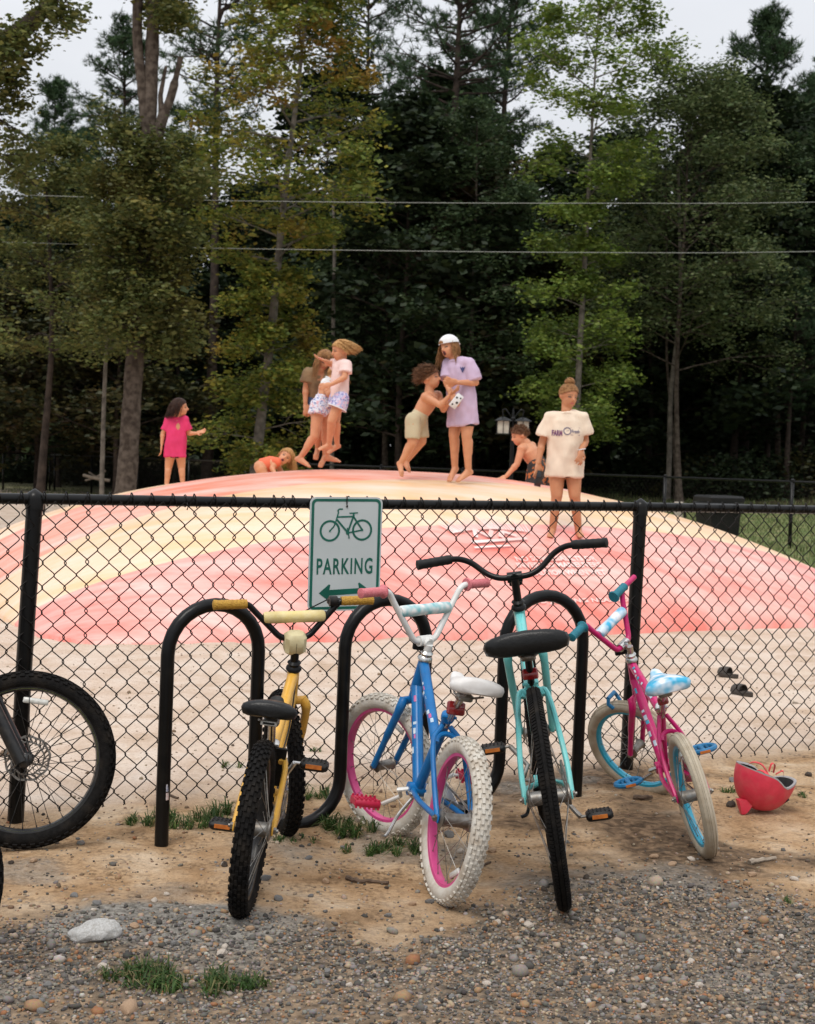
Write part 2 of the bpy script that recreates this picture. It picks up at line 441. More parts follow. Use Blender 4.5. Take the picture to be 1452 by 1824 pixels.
def rand_rot(n, rg):
    q = rg.normal(size=(n, 4)); q /= np.linalg.norm(q, axis=1)[:, None]
    w, x, y, z = q.T
    return np.stack([np.stack([1 - 2 * (y * y + z * z), 2 * (x * y - z * w), 2 * (x * z + y * w)], -1),
                     np.stack([2 * (x * y + z * w), 1 - 2 * (x * x + z * z), 2 * (y * z - x * w)], -1),
                     np.stack([2 * (x * z - y * w), 2 * (y * z + x * w), 1 - 2 * (x * x + y * y)], -1)], 1)
def pebbles(pos, size, rg):
    n = len(pos)
    sc = size[:, None] * rg.uniform(.55, 1.15, (n, 3))
    v = ICO_V[None] * (1 + rg.uniform(-.22, .22, (n, 12, 1))) * sc[:, None, :]
    v = np.einsum('nij,nkj->nki', rand_rot(n, rg), v)
    v[:, :, 2] *= .75
    v += pos[:, None, :]
    f = ICO_F[None] + (np.arange(n) * 12)[:, None, None]
    return v.reshape(-1, 3), f.reshape(-1, 3)
n_try = 95000
px_ = rg.uniform(-2.2, 2.6, n_try); py_ = rg.uniform(3.15, 5.3, n_try)
ge = 4.36 + .30 * fbm(px_ * 1.6, py_ * 1.6, 5) + .16 * sst(px_, .4, .9) - .20 * sst(-px_, .05, .5)
dens = 1 - sst(py_, ge - .25, ge + .28)
bare = sst(fbm(px_ * 1.3 + 7, py_ * 2.1, 61, 4), .0, .22) * (.35 + .65 * sst(py_, 3.6, 4.0))
dens = dens * (1 - .93 * bare) + .035
keep = (rg.uniform(size=n_try) < dens) & (np.abs(px_) < .45 * py_ + .45)
px_, py_ = px_[keep], py_[keep]
sz = .0032 * np.exp(rg.normal(0, .55, len(px_))) + .0012
pz = surf_z(px_, py_) + sz * rg.uniform(.0, .5, len(px_))
pv, pf = pebbles(np.stack([px_, py_, pz], -1), sz, rg)
tag(link('gravel', np_mesh('gravel', pv, pf, M['gravel'])), 'grey and tan crushed gravel spread along the front edge', 'gravel', kind='stuff')
# crumbs and leaf bits on dirt and sand
n2 = 9000
cx_ = rg.uniform(-3.4, 4.2, n2); cy_ = rg.uniform(4.2, 10.2, n2)
cb_ = cx_ * NF[0] + cy_ * NF[1]
kp = rg.uniform(size=n2) < np.where(cb_ < 5.4, .8, .30)
cx_, cy_ = cx_[kp], cy_[kp]
cs = .0042 * np.exp(rg.normal(0, .45, len(cx_))) + .001
cv, cf = pebbles(np.stack([cx_, cy_, surf_z(cx_, cy_) + cs * .15], -1), cs, rg)
M['crumbs'] = island_mat('crumbs', [(0, (.10, .07, .045)), (.35, (.22, .13, .07)), (.7, (.33, .24, .16)), (1, (.45, .36, .27))])
tag(link('soil_crumbs', np_mesh('soil_crumbs', cv, cf, M['crumbs'])), 'brown crumbs of soil and bark scattered over dirt and sand', 'soil crumbs', kind='stuff')

# ------------------------------------------------------------------ bounce pad
PA0, PA1, PB0, PB1, PH = 1.93, 10.39, 9.6, 17.24, 1.178
PEA, PEB, PEQ = 2.196, 2.377, .717
PAC, PBC, PLA, PLB = (PA0 + PA1) / 2, (PB0 + PB1) / 2, (PA1 - PA0) / 2, (PB1 - PB0) / 2
PAD_SEAMS = [PB0, 10.78, 12.34, 14.45, 16.1, PB1]
def pad_z(a, b):
    s, t = np.abs((a - PAC) / PLA).clip(0, 1), np.abs((b - PBC) / PLB).clip(0, 1)
    return PH * np.maximum(0, (1 - s ** PEA) * (1 - t ** PEB)) ** PEQ
def pad_pt(a, b, up=0.0):
    p = UF * a + NF * b; z = float(pad_z(np.array(a), np.array(b)))
    for b0, b1 in zip(PAD_SEAMS[:-1], PAD_SEAMS[1:]):
        if b0 <= b < b1: z += .022 * math.sin(math.pi * (b - b0) / (b1 - b0)) ** .7 * min(1, z * 2)
    p[2] = z + up; return p
def pad_hit(x, y):
    """first point of the pad under a photo pixel -> (a, b)"""
    d = ray(x, y)
    for k in range(3000):
        p = CAM_O + d * (8.5 + k * .005) / d[1]
        a, b = float(p @ UF), float(p @ NF)
        if PA0 < a < PA1 and PB0 < b < PB1 and p[2] < pad_z(np.array(a), np.array(b)): return a, b
    return None
def pad_at_y(x, Y):
    """point on the pad straight below photo column x at depth Y"""
    p = at_y(x, 800, Y); a, b = p @ UF, p @ NF
    return V(p[0], p[1], float(pad_z(np.array(a), np.array(b))))
def vinyl(name, c):
    m, nt, b = new_mat(name); N, L = nt.nodes, nt.links
    tc = N.new('ShaderNodeTexCoord'); mp = N.new('ShaderNodeMapping'); mp.inputs['Rotation'].default_value = (0, 0, -TH + .25); mp.inputs['Scale'].default_value = (.7, 3.2, 1)
    L.new(tc.outputs['Object'], mp.inputs[0])
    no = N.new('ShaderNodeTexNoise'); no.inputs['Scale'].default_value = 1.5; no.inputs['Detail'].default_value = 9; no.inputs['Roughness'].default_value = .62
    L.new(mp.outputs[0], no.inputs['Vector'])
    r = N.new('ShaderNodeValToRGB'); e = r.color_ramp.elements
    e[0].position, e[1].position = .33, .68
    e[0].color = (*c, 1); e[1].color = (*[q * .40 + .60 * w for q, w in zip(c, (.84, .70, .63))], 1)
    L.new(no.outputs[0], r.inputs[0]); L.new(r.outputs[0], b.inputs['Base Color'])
    rr = N.new('ShaderNodeMapRange'); rr.inputs[3].default_value, rr.inputs[4].default_value = .26, .46
    L.new(no.outputs[0], rr.inputs[0]); L.new(rr.outputs[0], b.inputs['Roughness'])
    b.inputs['Specular IOR Level'].default_value = .6
    n2 = N.new('ShaderNodeTexNoise'); n2.inputs['Scale'].default_value = 2.3; L.new(tc.outputs['Object'], n2.inputs['Vector'])
    bp = N.new('ShaderNodeBump'); bp.inputs['Strength'].default_value = .25; bp.inputs['Distance'].default_value = .03
    L.new(n2.outputs[0], bp.inputs['Height']); L.new(bp.outputs[0], b.inputs['Normal'])
    return m
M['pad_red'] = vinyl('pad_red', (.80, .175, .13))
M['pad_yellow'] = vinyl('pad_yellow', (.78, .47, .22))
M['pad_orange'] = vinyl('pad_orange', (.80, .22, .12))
M['white_print'] = pm('white_print', (.82, .66, .62), (.80, .48, .43), 3, .4)
pad = empty('bounce_pad', UF * PAC + NF * PBC)
tag(pad, 'huge red, orange and yellow striped inflated bounce pad on sand', 'bounce pad')
pad_o = np.array(pad.location)
bounds = PAD_SEAMS
for k, (b0, b1) in enumerate(zip(bounds[:-1], bounds[1:])):
    nb = max(10, int((b1 - b0) / .11))
    aa = PAC + PLA * np.sin(np.linspace(-math.pi / 2, math.pi / 2, 130))
    bb = np.linspace(b0, b1, nb + 1)
    if k == 0: bb = b0 + (b1 - b0) * np.linspace(0, 1, nb + 1) ** 2
    if k == 4: bb = b1 - (b1 - b0) * np.linspace(1, 0, nb + 1) ** 2
    A_, B_ = np.meshgrid(aa, bb)
    Z_ = pad_z(A_, B_)
    Z_ = Z_ + .022 * np.sin(math.pi * (B_ - b0) / (b1 - b0)) ** .7 * np.minimum(1, Z_ * 2) - .006
    Z_ = Z_ + (.006 * fbm(A_ * 1.1, B_ * 1.1, 77, 3)) * np.minimum(1, Z_ * 3)
    # rounded corners, skirt below the sand
    sN, tN = (A_ - PAC) / PLA, (B_ - PBC) / PLB
    A2 = PAC + PLA * sN * (1 - .07 * np.abs(tN) ** 7); B2 = PBC + PLB * tN * (1 - .07 * np.abs(sN) ** 7)
    Z_ = np.where(Z_ < .004, -.35, Z_)
    P = A2[..., None] * UF + B2[..., None] * NF; P[..., 2] = Z_
    P = P - pad_o
    id2 = np.arange(A_.size).reshape(A_.shape)
    f2 = np.stack([id2[:-1, :-1], id2[:-1, 1:], id2[1:, 1:], id2[1:, :-1]], -1).reshape(-1, 4)
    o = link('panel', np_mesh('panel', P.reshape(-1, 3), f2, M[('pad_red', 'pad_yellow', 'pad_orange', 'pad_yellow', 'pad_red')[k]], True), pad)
def text_mesh(s, size=1.0, extrude=0.0, bold=0.0, align='CENTER', spacing=1.0, sx=1.0):
    cu = bpy.data.curves.new('t', 'FONT'); cu.body = s; cu.size = size; cu.extrude = extrude; cu.offset = bold
    cu.align_x = align; cu.space_character = spacing; cu.resolution_u = 3
    ob = bpy.data.objects.new('t', cu); COL.objects.link(ob)
    dg = bpy.context.evaluated_depsgraph_get()
    me = bpy.data.meshes.new_from_object(ob.evaluated_get(dg))
    vs = np.array([tuple(v.co) for v in me.vertices]); fs = [tuple(p.vertices) for p in me.polygons]
    bpy.data.objects.remove(ob); bpy.data.curves.remove(cu); bpy.data.meshes.remove(me)
    if len(vs): vs[:, 0] *= sx
    return vs, fs
def pad_print(name, vs, fs, a, b, up=.03):
    P = [pad_pt(a + v[0], b + v[1], up) - pad_o for v in vs]
    MB().add(P, fs).build(name, M['white_print'], pad, smooth=False)
for line, (x, y), h in (('NO SOMERSAULTS OR', (990, 1002), 144), ('INVERTED MANEUVERS', (996, 1013), 150), ('CAUTION WHEN WET', (1012, 1026), 134), ('NO JUMPING NEAR EDGE', (1045, 1072), 196)):
    a, b = pad_hit(x, y); _, bt = pad_hit(x, y - 5); _, bb_ = pad_hit(x, y + 4)
    vs, fs = text_mesh(line, 1.0, bold=.03)
    vs[:, 0] *= (pad_hit(x + h / 2, y)[0] - pad_hit(x - h / 2, y)[0]) / (vs[:, 0].max() - vs[:, 0].min())
    vs[:, 1] *= (bt - bb_) / (vs[:, 1].max() - vs[:, 1].min())
    pad_print('lettering', vs, fs, a, bb_, .012)
a0, b0 = pad_hit(885, 962)
lg = MB(); rl = random.Random(5)
for k in range(30):
    u = -0.55 + 1.1 * k / 29; tilt = u * .9; L = .16 + .12 * rl.random() + .1 * (1 - abs(u)); w = .012 + .01 * rl.random()
    base = (u, .12 + .08 * (1 - (u * 1.6) ** 2)); tip = (u + tilt * L * .6, base[1] + L * .8)
    lg.add([(base[0] - w, base[1], 0), (base[0] + w, base[1], 0), (tip[0] + w * .3, tip[1], 0), (tip[0] - w * .3, tip[1], 0)], [(0, 1, 2, 3)])
for (x0, y0, x1, y1, w) in ((-.42, -.02, .42, .03, .02), (-.30, .06, -.22, .2, .025), (-.22, .2, -.1, .06, .025), (-.1, .06, .02, .18, .025), (.05, .05, .16, .16, .03), (.16, .16, .3, .07, .025), (-.45, -.1, .1, -.08, .012)):
    d = nrm(V(x1 - x0, y1 - y0, 0)); p = V(-d[1], d[0], 0) * w
    n = 6
    for i in range(n):
        q0, q1 = V(x0, y0, 0) + V(x1 - x0, y1 - y0, 0) * i / n, V(x0, y0, 0) + V(x1 - x0, y1 - y0, 0) * (i + 1) / n
        lg.add([q0 - p, q1 - p, q1 + p, q0 + p], [(0, 1, 2, 3)])
pad_print('brush_emblem', [V(v[0] * .66, v[1] * 1.0, 0) for v in lg.v], lg.f, a0, b0 - .06, .012)
# ------------------------------------------------------------------ vegetation
def leaf_mat(name, stops, orange=None, trans=.30, rough=.5):
    """colour varies from leaf to leaf; some boughs turn (a patch with a shape of its own)"""
    m = bpy.data.materials.new(name); m.use_nodes = True; nt = m.node_tree; N, L = nt.nodes, nt.links; N.clear()
    out = N.new('ShaderNodeOutputMaterial'); g = N.new('ShaderNodeNewGeometry'); tc = N.new('ShaderNodeTexCoord')
    r = N.new('ShaderNodeValToRGB'); e = r.color_ramp.elements
    while len(e) < len(stops): e.new(.5)
    for q, (p, c) in zip(e, stops): q.position = p; q.color = (*c, 1)
    L.new(g.outputs['Random Per Island'], r.inputs[0]); src = r.outputs[0]
    no = N.new('ShaderNodeTexNoise'); no.inputs['Scale'].default_value = .55; no.inputs['Detail'].default_value = 3
    L.new(tc.outputs['Object'], no.inputs['Vector'])
    if orange:
        rp = N.new('ShaderNodeValToRGB'); rp.color_ramp.elements[0].position, rp.color_ramp.elements[1].position = .54, .68
        L.new(no.outputs[0], rp.inputs[0])
        mx = N.new('ShaderNodeMixRGB'); mx.inputs[2].default_value = (*orange, 1)
        mm = N.new('ShaderNodeMath'); mm.operation = 'MULTIPLY'; mm.inputs[1].default_value = .8
        L.new(rp.outputs[0], mm.inputs[0]); L.new(mm.outputs[0], mx.inputs[0]); L.new(src, mx.inputs[1]); src = mx.outputs[0]
    n3 = N.new('ShaderNodeTexNoise'); n3.inputs['Scale'].default_value = 1.9; n3.inputs['Detail'].default_value = 2
    L.new(tc.outputs['Object'], n3.inputs['Vector'])
    mr = N.new('ShaderNodeMapRange'); mr.inputs[1].default_value, mr.inputs[2].default_value, mr.inputs[3].default_value, mr.inputs[4].default_value = .33, .67, .55, 1.35
    L.new(n3.outputs[0], mr.inputs[0])
    mv = N.new('ShaderNodeMixRGB'); mv.blend_type = 'MULTIPLY'; mv.inputs[0].default_value = 1.0
    L.new(src, mv.inputs[1]); L.new(mr.outputs[0], mv.inputs[2]); src = mv.outputs[0]
    d = N.new('ShaderNodeBsdfDiffuse'); t = N.new('ShaderNodeBsdfTranslucent'); gl = N.new('ShaderNodeBsdfGlossy'); gl.inputs['Roughness'].default_value = rough
    gl.inputs['Color'].default_value = (.5, .55, .5, 1)
    x = N.new('ShaderNodeMixShader'); x.inputs[0].default_value = trans; x2 = N.new('ShaderNodeMixShader'); x2.inputs[0].default_value = .035
    L.new(src, d.inputs[0]); L.new(src, t.inputs[0]); L.new(d.outputs[0], x.inputs[1]); L.new(t.outputs[0], x.inputs[2])
    L.new(x.outputs[0], x2.inputs[1]); L.new(gl.outputs[0], x2.inputs[2]); L.new(x2.outputs[0], out.inputs[0])
    return m
M['leaf_gold'] = leaf_mat('leaf_gold', [(0, (.075, .115, .022)), (.4, (.14, .175, .030)), (.8, (.235, .235, .042)), (1, (.32, .26, .045))], (.32, .155, .03))
M['leaf_lime'] = leaf_mat('leaf_lime', [(0, (.075, .125, .022)), (.5, (.135, .195, .034)), (1, (.21, .25, .05))])
M['leaf_olive'] = leaf_mat('leaf_olive', [(0, (.06, .08, .022)), (.5, (.10, .115, .032)), (1, (.16, .15, .042))], (.16, .12, .03))
M['leaf_mid'] = leaf_mat('leaf_mid', [(0, (.055, .085, .03)), (.5, (.09, .12, .045)), (1, (.14, .16, .06))])
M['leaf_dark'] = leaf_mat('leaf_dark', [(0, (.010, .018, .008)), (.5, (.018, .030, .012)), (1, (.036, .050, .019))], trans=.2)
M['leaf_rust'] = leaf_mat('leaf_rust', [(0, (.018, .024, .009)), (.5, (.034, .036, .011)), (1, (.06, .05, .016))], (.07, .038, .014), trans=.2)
M['needle'] = leaf_mat('needle', [(0, (.026, .055, .024)), (.5, (.042, .078, .032)), (1, (.07, .11, .045))], trans=.15)
M['grass_blade'] = leaf_mat('grass_blade', [(0, (.035, .075, .018)), (.5, (.06, .115, .03)), (.82, (.12, .15, .045)), (.9, (.26, .20, .10)), (1, (.34, .27, .15))], trans=.35)
M['lawn_blade'] = leaf_mat('lawn_blade', [(0, (.08, .12, .035)), (.5, (.13, .17, .055)), (.85, (.19, .20, .08)), (1, (.30, .26, .14))], trans=.35)
M['bark_grey'] = pm('bark_grey', (.125, .10, .080), (.05, .038, .030), 9, .95, .9, 22, spec=.1)
M['bark_dark'] = pm('bark_dark', (.060, .045, .036), (.026, .020, .017), 6, .95, .9, 20, spec=.1)
M['bark_pale'] = pm('bark_pale', (.20, .175, .145), (.09, .078, .065), 7, .9, .6, 24, spec=.1)

LEAF4 = np.array([(-.5, 0, 0), (0, -.36, .05), (.55, 0, -.06), (0, .36, .05)])
def leaves_mesh(name, pos, size, mat, rg, flat=.55, six=False):
    n = len(pos)
    R = rand_rot(n, rg)
    base = LEAF4[None] * (size[:, None, None])
    v = np.einsum('nij,nkj->nki', R, base)
    v[:, :, 2] *= flat
    v += pos[:, None, :]
    f = np.arange(n * 4).reshape(n, 4)
    return np_mesh(name, v.reshape(-1, 3), f, mat)
def needles_mesh(name, tips, dirs, mat, rg, per=16, L=.20, w=.012):
    n = len(tips) * per
    P = np.repeat(tips, per, 0); Dv = np.repeat(dirs, per, 0)
    d = rg.normal(size=(n, 3)); d /= np.linalg.norm(d, axis=1)[:, None]
    d = d + Dv * .75 + np.array([0, 0, .22]); d /= np.linalg.norm(d, axis=1)[:, None]
    s = np.cross(d, rg.normal(size=(n, 3))); s /= np.linalg.norm(s, axis=1)[:, None] + 1e-9
    LL = L * rg.uniform(.7, 1.15, (n, 1)); P = P - Dv * rg.uniform(0, .14, (n, 1))
    v = np.stack([P - s * w, P + s * w, P + d * LL], 1)
    return np_mesh(name, v.reshape(-1, 3), np.arange(n * 3).reshape(n, 3), mat)
class Branches:
    def __init__(self, seed): self.mb = MB(); self.rd = random.Random(seed); self.tips = []; self.pts = []; self.w = []
    def limb(self, p, d, L, r, lev, droop=.0, nsub=5, spread=.9, curve=.25, sub_len=.5, start=.25):
        rd = self.rd; n = 6; path = [np.array(p)]; dd = nrm(d)
        for k in range(n):
            dd = nrm(dd + V(rd.gauss(0, curve * .3), rd.gauss(0, curve * .3), rd.gauss(0, curve * .2) - droop * (k / n)))
            path.append(path[-1] + dd * L / n)
        self.mb.tube(path, [r * (1 - .80 * k / n) for k in range(n + 1)], 6 if lev else 7, cap=False)
        if lev == 0:
            self.pts.append(path[-1]); self.w.append(rd.uniform(.3, 1.7))
            if rd.random() < .5: self.pts.append(path[n // 2]); self.w.append(.5)
            self.tips.append((path[-1], dd))
            return
        for j in range(nsub):
            t = start + (1 - start) * (j + rd.random() * .7) / nsub; i = min(n - 1, int(t * n)); q = path[i] + (path[i + 1] - path[i]) * (t * n - i)
            tan = nrm(path[i + 1] - path[i]); side = nrm(np.cross(tan, V(0, 0, 1)) + 1e-6) * (1 if j % 2 else -1)
            sd = nrm(tan * .7 + side * spread + V(0, 0, rd.uniform(-.5, .7)))
            self.limb(q, sd, L * sub_len * (1.15 - .6 * t) * rd.uniform(.8, 1.15), r * .42, lev - 1, droop, max(3, nsub - 1), spread, curve, sub_len)
        self.pts.append(path[-1]); self.w.append(1.4); self.tips.append((path[-1], dd))
def trunk_at(path, z):
    P = [np.asarray(p, float) for p in path]
    for a, b in zip(P[:-1], P[1:]):
        if a[2] <= z <= b[2]: return a + (b - a) * (z - a[2]) / (b[2] - a[2] + 1e-9)
    return P[-1] if z > P[-1][2] else P[0]
def broadleaf(name, label, group, base, path, r0, prof, nb, leaf, bark, nleaf, lsize=.11, sig=(.26, .26, .13), seed=1, elev=.25, droop=.12, lev=2, rtop=.12, extra=None, az=None, sub=.5, nsub=5):
    """path: trunk points relative to base; prof(z) -> bough length (0 = none)"""
    rg = np.random.default_rng(seed); B = Branches(seed); rd = B.rd
    e = empty(name, base); tag(e, label, 'tree', group)
    H = path[-1][2]
    sp = smooth_path([V(*p) for p in path], 5)
    B.mb.tube(sp, [max(.015, r0 * (1 - (1 - rtop) * (p[2] / H)) * (1.0 + .5 * math.exp(-p[2] / .35)) * (1 + .05 * math.sin(p[2] * 7))) for p in sp], 12, cap=False)
    k = 0
    for i in range(nb):
        z = H * (i + rd.random()) / nb; L = prof(z)
        if L <= .05: continue
        a = k * 2.39996 + rd.uniform(-.4, .4); k += 1
        if az: a = az(a, z)
        q = trunk_at(sp, z); el = elev + .45 * (z / H) * rd.uniform(.6, 1.2)
        d = V(math.cos(a) * math.cos(el), math.sin(a) * math.cos(el), math.sin(el))
        B.limb(q, d, L * rd.uniform(.75, 1.1), max(.012, r0 * .22 * (L / 2.2) ** .8), lev, droop, nsub, sub_len=sub)
    if extra: extra(B, sp)
    tm_ = B.mb.build('trunk', bark, e)
    pts = np.array(B.pts); w = np.array(B.w) * np.exp(rg.normal(0, .85, len(B.w))) * (rg.uniform(size=len(B.w)) > .28); w /= w.sum()
    pick = rg.choice(len(pts), nleaf, p=w)
    pos = pts[pick] + rg.normal(size=(nleaf, 3)) * np.array(sig)
    sz = lsize * np.exp(rg.normal(0, .28, nleaf))
    link('crown', leaves_mesh('crown', pos, sz, leaf, rg), e)
    return e
def pine(name, label, group, base, H, r0, z0, Lmax, nwh, seed, per=15, lean=(0, 0), needle_l=.22, dens=4):
    rg = np.random.default_rng(seed); B = Branches(seed); rd = B.rd
    e = empty(name, base); tag(e, label, 'tree', group)
    path = [V(lean[0] * t + .15 * math.sin(t * 5 + seed), lean[1] * t, H * t) for t in np.linspace(0, 1, 8)]; path[0][2] = -.3
    sp = smooth_path(path, 4)
    B.mb.tube(sp, [max(.02, r0 * (1 - .9 * p[2] / H)) for p in sp], 10, cap=False)
    for i in range(nwh):
        z = z0 + (H - z0) * (i + .3) / nwh; t = (z - z0) / (H - z0)
        L0 = Lmax * (min(1, .45 + t * 1.8) if t < .3 else (1 - (t - .3) / .75) ** .75)
        for j in range(rd.choice((3, 4, 5))):
            if rd.random() < .18: continue
            a = rd.uniform(0, 2 * math.pi); el = rd.uniform(-.05, .35) + t * .45
            B.limb(trunk_at(sp, z + rd.uniform(-.2, .2)), V(math.cos(a) * math.cos(el), math.sin(a) * math.cos(el), math.sin(el)), L0 * rd.uniform(.6, 1.1), r0 * .16 + .008, 1, -.10, dens + 1, .9, .3, .42, .35)
    B.tips.append((sp[-1], V(0, 0, 1)))
    B.mb.build('trunk', M['bark_dark'], e)
    T, Dd = [], []
    for p, d in B.tips:
        T.append(p); Dd.append(d)
        for _ in range(4):
            T.append(p - d * rd.uniform(.05, .55) + V(rd.gauss(0, .16), rd.gauss(0, .16), rd.gauss(0, .08))); Dd.append(nrm(d + V(rd.gauss(0, .5), rd.gauss(0, .5), rd.gauss(0, .3))))
    link('crown', needles_mesh('crown', np.array(T), np.array(Dd), M['needle'], rg, per, needle_l, .013), e)
    return e
def copy_tree(o, loc, rz, sc, label=None):
    c = o.copy(); COL.objects.link(c); c.location = Vector([float(q) for q in loc]); c.rotation_euler = (0, 0, rz); c.scale = sc
    if label: c['label'] = label
    for ch in o.children:
        d = ch.copy(); COL.objects.link(d); d.parent = c
    return c
def gb(x, Y):
    """ground point under photo column x at depth Y"""
    p = at_y(x, 800, Y); return V(p[0], Y, float(ground_z(p[0], Y)))
def rel(base, pts, Y):
    out = []
    for p in pts:
        x, y = p[0], p[1]; q = at_y(x, y, Y + (p[2] if len(p) > 2 else 0)); out.append(q - base)
    return out

# big grey trunk with leafy middle and a broken pale limb
Y1 = 28.0; b1 = gb(216, Y1)
p1 = [V(0, 0, -.3)] + rel(b1, [(226, 850), (236, 700), (246, 560), (256, 430), (263, 290), (270, 120), (274, 0), (278, -120)], Y1)
def prof1(z): return (0 if z < 3.4 else 1.05 if z < 5.0 else 1.2 if z < 6.6 else .75 if z < 7.6 else 0 if z < 9.5 else .7)
def extra1(B, sp):
    s = rel(b1, [(272, 290), (288, 215), (302, 180), (313, 140), (322, 102)], Y1)
    B.mb.tube(smooth_path(s, 4), [.11] * 6 + [.085] * 6 + [.055] * 5, 9)
    s = rel(b1, [(288, 215), (286, 170), (296, 118)], Y1); B.mb.tube(s, [.06, .05, .03], 7)
    s = rel(b1, [(268, 270), (266, 150), (258, 60), (262, -60)], Y1); B.mb.tube(smooth_path([s[0] - V(.05, 0, 0)] + [q - V(.14, .05, 0) for q in s[1:]], 4), .10, 9)
    for k in range(70):
        a = B.rd.uniform(3.0, 6.4); z = 3.3 + 4.1 * B.rd.random() ** 1.2; B.limb(trunk_at(sp, z), V(math.cos(a), math.sin(a) - .35, B.rd.uniform(-.3, .5)), B.rd.uniform(.3, 1.25), .012, 1, .15, 4)
big = broadleaf('oak_tree', 'tall grey-brown trunk with leafy middle and broken pale limb behind the pink-shirted girl', None, b1, p1, .205, prof1, 50, M['leaf_olive'], M['bark_grey'], 38000, .10, (.19, .19, .14), 3, .1, .10, rtop=.55, extra=extra1, nsub=6)
# olive tree at the side
Y2 = 31.0; b2 = gb(70, Y2)
broadleaf('oak_tree', 'olive-brown leafed tree with thin dark trunk left of the big grey trunk', None, b2, [V(0, 0, -.3)] + rel(b2, [(78, 800), (92, 620), (90, 480), (84, 360), (78, 270)], Y2), .10, lambda z: 0 if z < 3.4 else 1.9 if z < 5.0 else 1.9 - (z - 5.0) * .5, 34, M['leaf_olive'], M['bark_dark'], 16000, .095, (.22, .22, .11), 8, .1, .14)
# overhanging tree whose limb crosses the corner
Y3 = 22.0; b3 = gb(-260, Y3)
def extra3(B, sp):
    s = rel(b3, [(-240, 190), (-120, 130), (0, 75), (55, 40), (105, -20), (150, -110)], Y3)
    B.mb.tube(smooth_path(s, 5), [.17] * 8 + [.135] * 9 + [.10] * 9, 10)
    for (x, y, L) in ((-20, 85, .8), (20, 62, .6), (45, 48, .5), (0, 75, .9), (105, -20, .6), (-60, 100, 1.0)):
        q = rel(b3, [(x, y)], Y3)[0]
        for s_ in (-1, 1): B.limb(q, V(B.rd.uniform(-.3, .4), s_ * .8, B.rd.uniform(-.7, .1)), L, .03, 2, .45, 5)
    for (x, y, L) in ((-40, 190, 1.0), (-20, 260, .8), (-60, 330, .8), (-70, 520, .7), (-60, 560, .6)):
        q = rel(b3, [(x - 60, y)], Y3)[0]; B.limb(q, V(.9, B.rd.uniform(-.3, .3), -.1), L + .4, .03, 2, .25, 5)
broadleaf('oak_tree', 'overhanging golden-leafed tree with a thick dark limb crossing the upper corner', None, b3, [(0, 0, -.3), (0, 0, 2), (.1, 0, 5), (.2, 0, 8), (.2, 0, 10.5)], .30, lambda z: 0 if z < 6.5 else 1.0, 16, M['leaf_olive'], M['bark_dark'], 8500, .095, (.16, .16, .10), 12, .3, .2, extra=extra3, az=lambda a, z: 2.2 + (a % 2.4))
# golden sweetgum in the middle
Y4 = 32.5; b4 = gb(452, Y4)
def prof4(z):
    if z < .9: return 0
    if z < 3.9: return 1.15 + .35 * math.sin(z * 4.2)
    if z < 5.6: return .75 + .3 * math.sin(z * 3)
    if z < 6.4: return 1.7
    if z < 9.2: return 2.3
    return max(.6, 2.1 - (z - 9.2) * .35)
broadleaf('sweetgum_tree', 'golden-green sweetgum tree with orange-tinted boughs behind the jumping children', None, b4, [V(0, 0, -.3)] + rel(b4, [(456, 830), (468, 720), (484, 590), (498, 440), (510, 320), (528, 180), (545, 20), (556, -140)], Y4), .135, prof4, 62, M['leaf_gold'], M['bark_pale'], 42000, .115, (.19, .19, .11), 21, .12, .14, nsub=5)
# lime sweetgum on the other side
Y5 = 35.0; b5 = gb(1020, Y5)
def prof5(z):
    if z < 1.8: return 0
    if z < 5.4: return 1.5 - abs(z - 4.2) * .22
    if z < 7.6: return 1.3 if int(z * 3) % 3 == 0 else .15
    if z < 9.8: return 1.6
    return max(.7, 2.3 - (z - 9.8) * .45)
broadleaf('sweetgum_tree', 'lime-green sweetgum tree with slender pale trunk behind the girl with the bun', None, b5, [V(0, 0, -.3)] + rel(b5, [(1026, 760), (1032, 640), (1040, 500), (1049, 330), (1056, 200), (1064, 60), (1066, 15)], Y5), .105, prof5, 48, M['leaf_lime'], M['bark_pale'], 25000, .115, (.19, .19, .12), 35, .15, .10, nsub=5)
# soft round tree on the right
Y6 = 39.0; b6 = gb(1215, Y6)
broadleaf('hardwood_tree', 'soft grey-green tree with dense rounded crown right of the lime sweetgum', None, b6, [V(0, 0, -.3)] + rel(b6, [(1205, 700), (1212, 520), (1222, 360), (1228, 160)], Y6), .085, lambda z: 0 if z < 3.6 else 3.0 if z < 7.5 else max(.5, 2.9 - (z - 7.5) * .45), 58, M['leaf_mid'], M['bark_grey'], 46000, .11, (.25, .25, .19), 41, .25, .05)
M['leaf_mid_dark'] = leaf_mat('leaf_mid_dark', [(0, (.028, .05, .020)), (.5, (.045, .075, .030)), (1, (.08, .11, .045))])  # leaf green between the dark and the mid tone
for px7, Y7, top7, sd7, lb7 in ((840, 41.5, 215, 43, 'mid-green layered tree behind the capped girl and the boy'), (690, 44.0, 300, 47, 'mid-green tree partly hidden by the golden sweetgum'), (1390, 43.0, 260, 49, 'mid-green tree under the bushy pines at the right')):
    b7 = gb(px7, Y7)
    broadleaf('hardwood_tree', lb7, None, b7, [V(0, 0, -.3)] + rel(b7, [(px7 - 4, 700), (px7 + 3, 520), (px7 + 8, 360), (px7 + 10, top7)], Y7), .10, lambda z: 0 if z < 3.0 else 2.4 if z < 7.0 else max(.5, 2.4 - (z - 7.0) * .4), 40, M['leaf_mid_dark'], M['bark_grey'], 22000, .125, (.24, .24, .13), sd7, .15, .1)
